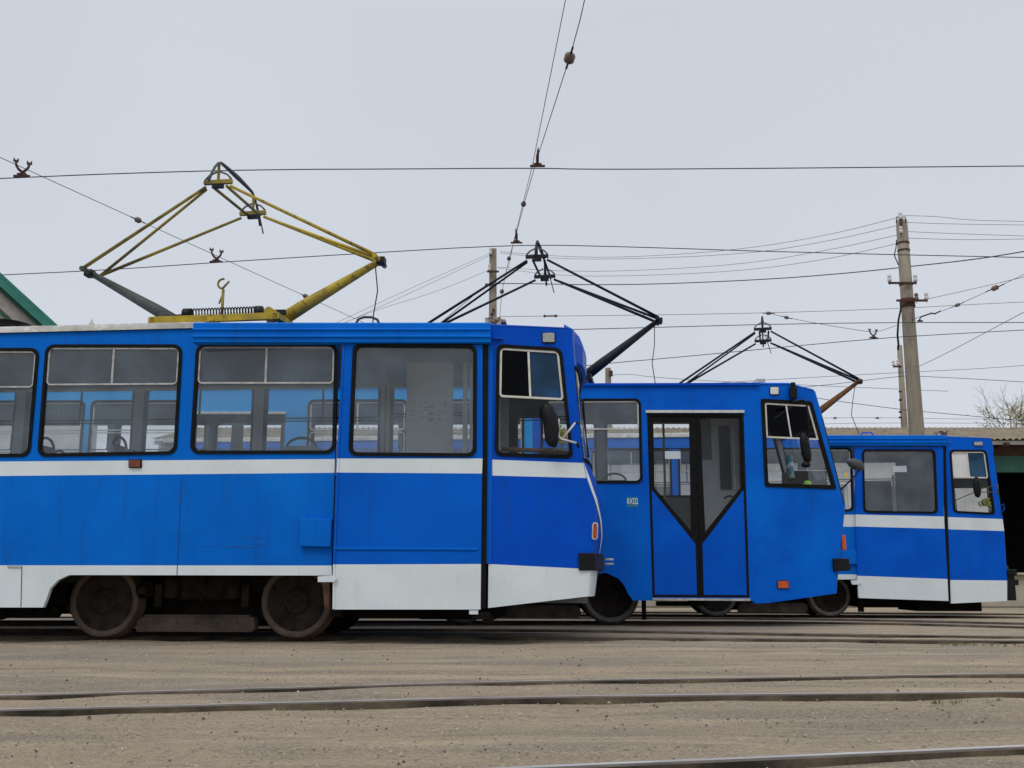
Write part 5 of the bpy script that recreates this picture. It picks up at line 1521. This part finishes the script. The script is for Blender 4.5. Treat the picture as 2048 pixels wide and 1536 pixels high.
pin_insulator(P2, loc_in(P2, 1787, 730, 30.8)); pin_insulator(P2, loc_in(P2, 1796, 728, 30.8))
P3, h3, _ = pole(986, 498, 30, .105, .15, 'square concrete pole rising behind the cab of the front tram', square=True)
for px, py in ((981, 507), (979, 540)):
    pin_insulator(P3, loc_in(P3, px, py, 29.85), h=.2)
for x0, x1, y in ((974, 998, 543), (970, 992, 569)):
    b = MB(); b.bar(loc_in(P3, x0, y, 29.8), loc_in(P3, x1, y, 29.8), .05, .05); b.build('crossarm', 'clamp', P3)
b = MB()
for px, py in ((987, 620), (984, 628)):
    b.lathe(loc_in(P3, px, py, 29.87), (0, -1, 0), [(-.02, .04), (.02, .04), (.03, .02), (.03, .001)], 10)
b.build('bolt', 'clamp', P3)
P4, h4, _ = pole(1216, 736, 38, .10, .15, 'short pale pole seen between the front tram and the black pantograph arm', square=True)
b = MB(); b.box(loc_in(P4, 1222, 747, 37.85), (.12, .12, .2)); b.build('junction_box', 'clamp', P4)

# ================================================================== wires
def sm(pts, it=2):
    for _ in range(it):
        q = [pts[0]]
        for p, r_ in zip(pts, pts[1:]): q += [p.lerp(r_, .25), p.lerp(r_, .75)]
        pts = q + [pts[-1]]
    return pts
def wire(name, pts, r, label, cat, group=None, m='wire', smooth=True):
    b = MB(); P = sm([Vector(p) for p in pts]) if smooth and len(pts) > 2 else [Vector(p) for p in pts]
    b.tube(P, r, 6)
    o = b.build(name, m); tag(o, label, cat, group); return o
def wpx(px, D, ext=(0, 0)):
    n = len(px)
    pts = [at(x, y, D[0] + (D[1] - D[0]) * i / max(1, n - 1) if isinstance(D, tuple) else D) for i, (x, y) in enumerate(px)]
    if ext[0]: pts = [pts[0] + (pts[0] - pts[1]).normalized() * ext[0]] + pts
    if ext[1]: pts = pts + [pts[-1] + (pts[-1] - pts[-2]).normalized() * ext[1]]
    return pts
DC1, DC2, DC3, DC4 = 11.4, 14.7, 19.15, 23.0
G = 'contact wires over the tracks'
wire('contact_wire', wpx([(0, 357), (230, 347), (520, 339), (800, 338), (1075, 336), (1180, 339), (1500, 337), (2048, 332)], DC1, (8, 8)), .0062, 'topmost contact wire, above the yellow pantograph', 'wire', G)
wire('contact_wire', wpx([(0, 550), (215, 540), (430, 525), (720, 507), (1033, 489), (1240, 493), (1600, 505), (2048, 515)], DC2, (8, 8)), .0066, 'contact wire touching the black pantograph of the all blue tram', 'wire', G)
wire('contact_wire', wpx([(900, 664), (1150, 659), (1340, 654), (1518, 649), (1760, 645), (2048, 645)], DC3, (8, 8)), .0075, 'contact wire touching the pantograph of the tram furthest back', 'wire', G)
wire('contact_wire', wpx([(900, 760), (1220, 726), (1340, 716), (1747, 677), (1900, 668), (2048, 660)], DC4, (8, 8)), .0085, 'contact wire climbing to the right past the tall round pole, below the others', 'wire', G)

def clamp(parent, p, d=(1, 0, 0), s=1.0):
    """Y shaped hanger: foot on the contact wire, two ears on the span wire. p = foot point"""
    p = Vector(p); b = MB(); d = Vector(d).normalized()
    def X_(a, z): return p + d * a * s + Vector((0, 0, z * s))
    e = Vector((1, 0, 0))
    b.bar(p - e * .09 * s + Vector((0, 0, .012)), p + e * .09 * s + Vector((0, 0, .012)), .025 * s, .022 * s); b.bar(p - e * .05 * s + Vector((0, 0, .03)), p + e * .05 * s + Vector((0, 0, .03)), .028 * s, .03 * s)
    b.tube([X_(0, .02), X_(0, .06), X_(-.035, .085), X_(-.062, .125), X_(-.07, .175)], [.02 * s, .018 * s, .015 * s, .014 * s, .013 * s], 8)
    b.tube([X_(0, .05), X_(.035, .085), X_(.06, .12), X_(.068, .165)], [.017 * s, .015 * s, .014 * s, .013 * s], 8)
    for a, z in ((-.07, .18), (.068, .17)):
        b.bar(X_(a - .028, z), X_(a + .028, z), .02 * s, .022 * s); b.bar(X_(a - .02, z), X_(a - .02, z + .03), .012 * s, .012 * s); b.bar(X_(a + .02, z), X_(a + .02, z + .03), .012 * s, .012 * s)
    return b.build('wire_clamp', 'clamp', parent)
def knob(parent, p, d, s=1.0, m='insul'):
    b = MB(); d = Vector(d).normalized(); p = Vector(p)
    b.lathe(p, d, [(-.055 * s, .008 * s), (-.045 * s, .022 * s), (-.02 * s, .040 * s), (0, .030 * s), (.02 * s, .040 * s), (.045 * s, .022 * s), (.055 * s, .008 * s)], 12)
    b.tube([p - d * .13 * s, p - d * .05 * s], .008 * s, 6, 1); b.tube([p + d * .05 * s, p + d * .13 * s], .008 * s, 6, 1)
    return b.build('insulator', [m, 'clamp'], parent)
# span across the tracks at left
a0 = at(36, 331, DC1); a1 = at(432, 511, DC2)
dv = (a1 - a0)
SW = wire('span_wire', [a0 - dv * 1.2, a0, a1, a1 + dv * 2.2], .0042, 'thin span wire slanting down from the left edge behind the yellow pantograph', 'wire', 'span wires across the tracks', smooth=False)
def on_line(px):
    # parameter on the span where it is seen at column px
    lo, hi = -1.0, 3.0
    f = lambda t: (lambda q: 1024 + FPX * q.x / (q.y * CT + (q.z - CAMH) * ST))(a0 + dv * t)
    for _ in range(50):
        m_ = (lo + hi) / 2
        if f(m_) < px: lo = m_
        else: hi = m_
    return a0 + dv * lo
c1 = at(43, 354, DC1); clamp(SW, c1, (1, .45, 0), 1.02); c2 = at(432, 525, DC2); clamp(SW, c2, (1, .45, 0), 1.02)
knob(SW, on_line(276), dv); knob(SW, on_line(611), dv)
# span over the middle
b0, b1 = at(1077, 308, DC1), at(1034, 462, DC2)
bd = b1 - b0
ins = at(1139, 116, 9.3)
SM_ = wire('span_wire', [at(1176, -30, 8.5) + (at(1176, -30, 8.5) - at(1160, 40, 8.75)).normalized() * 15, at(1160, 40, 8.75), at(1147, 88, 9.1), ins, at(1128, 150, 9.6), b0, at(1048, 408, 13.6), b1, at(1018, 517, 15.6), at(1004, 583, 17.5), at(998, 650, 20)], .0045, 'span wire with insulators dropping from the top edge beside a second thinner one', 'wire', 'span wires across the tracks', smooth=False)
knob(SM_, ins, at(1128, 150, 9.6) - at(1147, 88, 9.1), 1.35); knob(SM_, at(1047, 408, 13.6), bd, .9); knob(SM_, at(1018, 517, 15.6), bd, .8); knob(SM_, at(1004, 583, 17.5), bd, .95)
clamp(SM_, at(1075, 334, DC1), (bd.x, bd.y, 0), .95); clamp(SM_, at(1033, 487, DC2), (bd.x + .6, bd.y, 0), .95)
wire('span_wire', [at(1131, 0, 8.6) + (at(1131, 0, 8.6) - at(1065, 330, DC1)).normalized() * 15, at(1131, 0, 8.6), at(1065, 330, DC1), at(1028, 480, DC2), at(1017, 535, 16.5)], .0038, 'plain span wire dropping from the top edge, left of its twin with insulators', 'wire', 'span wires across the tracks', smooth=False)
# power lines between the poles
GL = 'thin power lines between the poles'
for (pts, lab) in (([(1000, 503), (1100, 512), (1240, 516), (1480, 500), (1660, 470), (1800, 434)], 'uppermost thin line rising to the top of the round pole'),
                   ([(1000, 506), (1100, 517), (1240, 519), (1500, 508), (1660, 482), (1795, 451)], 'second thin line rising to the round pole'),
                   ([(995, 534), (1105, 542), (1240, 543), (1480, 530), (1660, 500), (1795, 470)], 'third thin line rising to the round pole'),
                   ([(995, 536), (1110, 551), (1240, 553), (1480, 543), (1660, 518), (1795, 487)], 'fourth thin line rising to the round pole')):
    wire('power_line', wpx(pts, (29.9, 23.2)), .006, lab, 'power line', GL, 'wire_light')
for pts, lab in (([(1805, 431), (1880, 433), (1930, 440), (2048, 443)], 'topmost thin line leaving the round pole to the right'), ([(1812, 445), (1900, 448), (2048, 450)], 'second thin line leaving the round pole to the right'),
                 ([(1812, 463), (1900, 467), (2048, 472)], 'third thin line leaving the round pole to the right'), ([(1812, 476), (1930, 480), (2048, 478)], 'fourth thin line leaving the round pole to the right')):
    wire('power_line', wpx(pts, D1p, (0, 6)), .0055, lab, 'power line', GL, 'wire_light')
for pts, lab in (([(979, 507), (840, 568), (690, 637), (640, 662)], 'upper thin line falling to the left of the square pole'), ([(979, 511), (840, 577), (700, 641), (650, 664)], 'middle thin line falling to the left of the square pole'), ([(976, 541), (870, 585), (760, 617), (690, 645)], 'lower thin line falling to the left of the square pole')):
    wire('power_line', wpx(pts, (29.9, 26)), .006, lab, 'power line', GL, 'wire_light')
wire('overhead_cable', wpx([(972, 570), (1000, 566), (1240, 571), (1520, 560), (1700, 546), (1830, 532), (1950, 519), (2048, 503)], (29.5, 21.5), (0, 6)), .013, 'thick black cable sagging from the square pole to the right edge', 'cable')
wire('overhead_cable', wpx([(971, 571), (930, 605), (886, 642), (860, 660)], (29.5, 27)), .010, 'short dark cable falling left from the square pole behind the pantograph', 'cable')
LW = wire('span_wire', wpx([(1000, 633), (1240, 631), (1537, 626), (1800, 617), (1920, 610), (2048, 604)], 21.5, (0, 6)), .0055, 'nearly level thin span wire left of the round pole with a turnbuckle', 'wire', 'span wires across the tracks', 'wire_light')
b = MB(); p, q = at(1058, 632.5, 21.4), at(1140, 631.5, 21.4); d = (q - p)
b.tube([p + d * .35, p + d * .70], .016, 6); b.tube([p + d * .36, p + d * .40], .03, 8); b.tube([p + d * .63, p + d * .67], .03, 8); b.build('turnbuckle', 'clamp', LW)
knob(LW, at(1537, 626.5, 21.5), (1, 0, 0), 1.0)
S5 = wire('span_wire', wpx([(1537, 626), (1573, 635), (1640, 648), (1738, 664), (1756, 664), (1795, 650)], (21.5, 23.0)), .0055, 'short drooping span wire with a hanger left of the round pole', 'wire', 'span wires across the tracks')
knob(S5, at(1573, 635, 21.7), (1, .2, -.2), 1.0); clamp(S5, at(1747, 677, DC4), (1, 0, 0), 1.1)
S6 = wire('span_wire', wpx([(1822, 640), (1845, 632), (1880, 624), (1915, 610), (1990, 576), (2048, 549)], (23.0, 20.5), (0, 8)), .0055, 'span wire with two insulators rising from the round pole to the right edge', 'wire', 'span wires across the tracks')
knob(S6, at(1915, 610, 21.9), (1, -.3, .4), 1.1); knob(S6, at(1990, 576, 20.9), (1, -.3, .4), 1.5, 'porcelain_dirty' if 'porcelain_dirty' in M else 'insul')
b = MB(); b.tube([at(1839, 641, 22.8), at(1841, 634, 22.8), at(1864, 626, 22.6), at(1869, 628, 22.6), at(1881, 622, 22.5)], .018, 6); b.bar(at(1835, 642, 22.8), at(1845, 642, 22.8), .05, .03); b.build('pull_off_arm', 'clamp', S6)
for pts, D, r, lab, m_ in (([(1855, 598), (1950, 577), (2048, 554)], (22.9, 20), .0055, 'thin line rising from the pole crossarm to the right edge', 'wire_light'),
                       ([(1832, 736), (1900, 703), (1990, 655), (2048, 624)], (23.3, 17), .0055, 'steep stay wire rising from low on the round pole to the right edge', 'wire'),
                       ([(1400, 768), (1600, 756), (1800, 745), (1950, 738), (2048, 731)], 28, .007, 'faint line passing low behind the round pole, tilting up to the right', 'wire_light'),
                       ([(1500, 783), (1640, 772), (1800, 752), (1830, 752), (1950, 758), (2048, 764)], 29, .008, 'dark line bending at the thin pole low behind the rusty pantograph arm', 'wire'),
                       ([(1600, 790), (1650, 799), (1800, 819), (1900, 828), (2048, 842)], 27, .008, 'dark line sloping down to the right above the shed roof', 'wire'),
                       ([(1640, 836), (1750, 835), (1900, 838), (2048, 838)], 34, .007, 'lower faint line just above the shed roof', 'wire_light'),
                       ([(1640, 848), (1720, 846), (1900, 846), (2048, 847)], 35, .007, 'lowest faint line just above the shed roof', 'wire_light'),
                       ([(1225, 750), (1260, 748), (1300, 754), (1420, 762), (1560, 768)], 37, .009, 'faint line leaving the short pale pole to the right', 'wire_light')):
    w_ = wire('power_line', wpx(pts, D, (0, 6)), r, lab, 'power line', 'thin power lines in the background', m_)
    if 'lower faint' in lab:
        for px in (1670, 1755): knob(w_, at(px, 836, 34), (1, 0, 0), 1.0)

# ================================================================== tree
def tree():
    D = 38.5
    o = empty('tree'); base = at(2105, 1160, D); o.location = (base.x, D, -.06)
    tag(o, 'almost bare tree with sparse yellow leaves behind the shed roof at the right edge', 'tree')
    rng = random.Random(8)
    tr = MB(); tw = MB(); lf = MB()
    def leaf(p, m_):
        u = Vector((rng.gauss(0, 1), rng.gauss(0, 1), rng.gauss(0, 1))).normalized(); v = u.orthogonal().normalized()
        s = rng.uniform(.03, .06)
        lf._add([p - u * s, p + v * s * .6, p + u * s, p - v * s * .6], [(0, 1, 2, 3)], m_)
    def grow(p, d, L, r, lev):
        pts = [p]; q = p.copy(); dd = d.copy()
        for k in range(4):
            dd = (dd + Vector((rng.gauss(0, .10), rng.gauss(0, .10), rng.gauss(.03, .08)))).normalized()
            q = q + dd * L / 4; pts.append(q.copy())
        (tr if lev < 2 else tw).tube(pts, [r * (1 - .15 * k) for k in range(5)], 6 if lev < 2 else 4)
        if lev >= 4:
            return
        n = (5, 6, 5, 4)[lev]
        for k in range(n):
            t = rng.uniform(.35, 1.0); i = min(3, int(t * 4)); b_ = pts[i].lerp(pts[i + 1], t * 4 - i)
            a = rng.uniform(0, 6.28)
            side = dd.orthogonal().normalized(); side.rotate(Matrix.Rotation(a, 3, dd))
            nd = (dd * rng.uniform(.7, 1.0) + side * rng.uniform(.5, .9) + Vector((0, 0, .15))).normalized()
            grow(b_, nd, L * rng.uniform(.48, .68), r * .42, lev + 1)
            if lev >= 2 and b_.z < 7.0 and rng.random() < .95:
                for _ in range(9): leaf(b_ + Vector((rng.gauss(0, .16), rng.gauss(0, .16), rng.gauss(0, .16))), 0 if rng.random() < .65 else 1)
    grow(Vector((0, 0, 0)), Vector((0, 0, 1)), 4.2, .13, 0)
    for k in range(14):   # long thin water shoots
        a = rng.uniform(-1.0, .6); p = Vector((rng.uniform(-.6, .4), rng.uniform(-.5, .5), rng.uniform(3.8, 5.2)))
        q = p + Vector((math.sin(a) * 2.6, rng.uniform(-.5, .5), math.cos(a) * 2.4)); m_ = p.lerp(q, .5) + Vector((-.2, 0, .25))
        tw.tube(sm([p, m_, q]), .007, 4)
    tr.build('trunk', 'bark', o); tw.build('twigs', 'bark', o); lf.build('crown', ['leafy', 'leafg'], o)
tree()
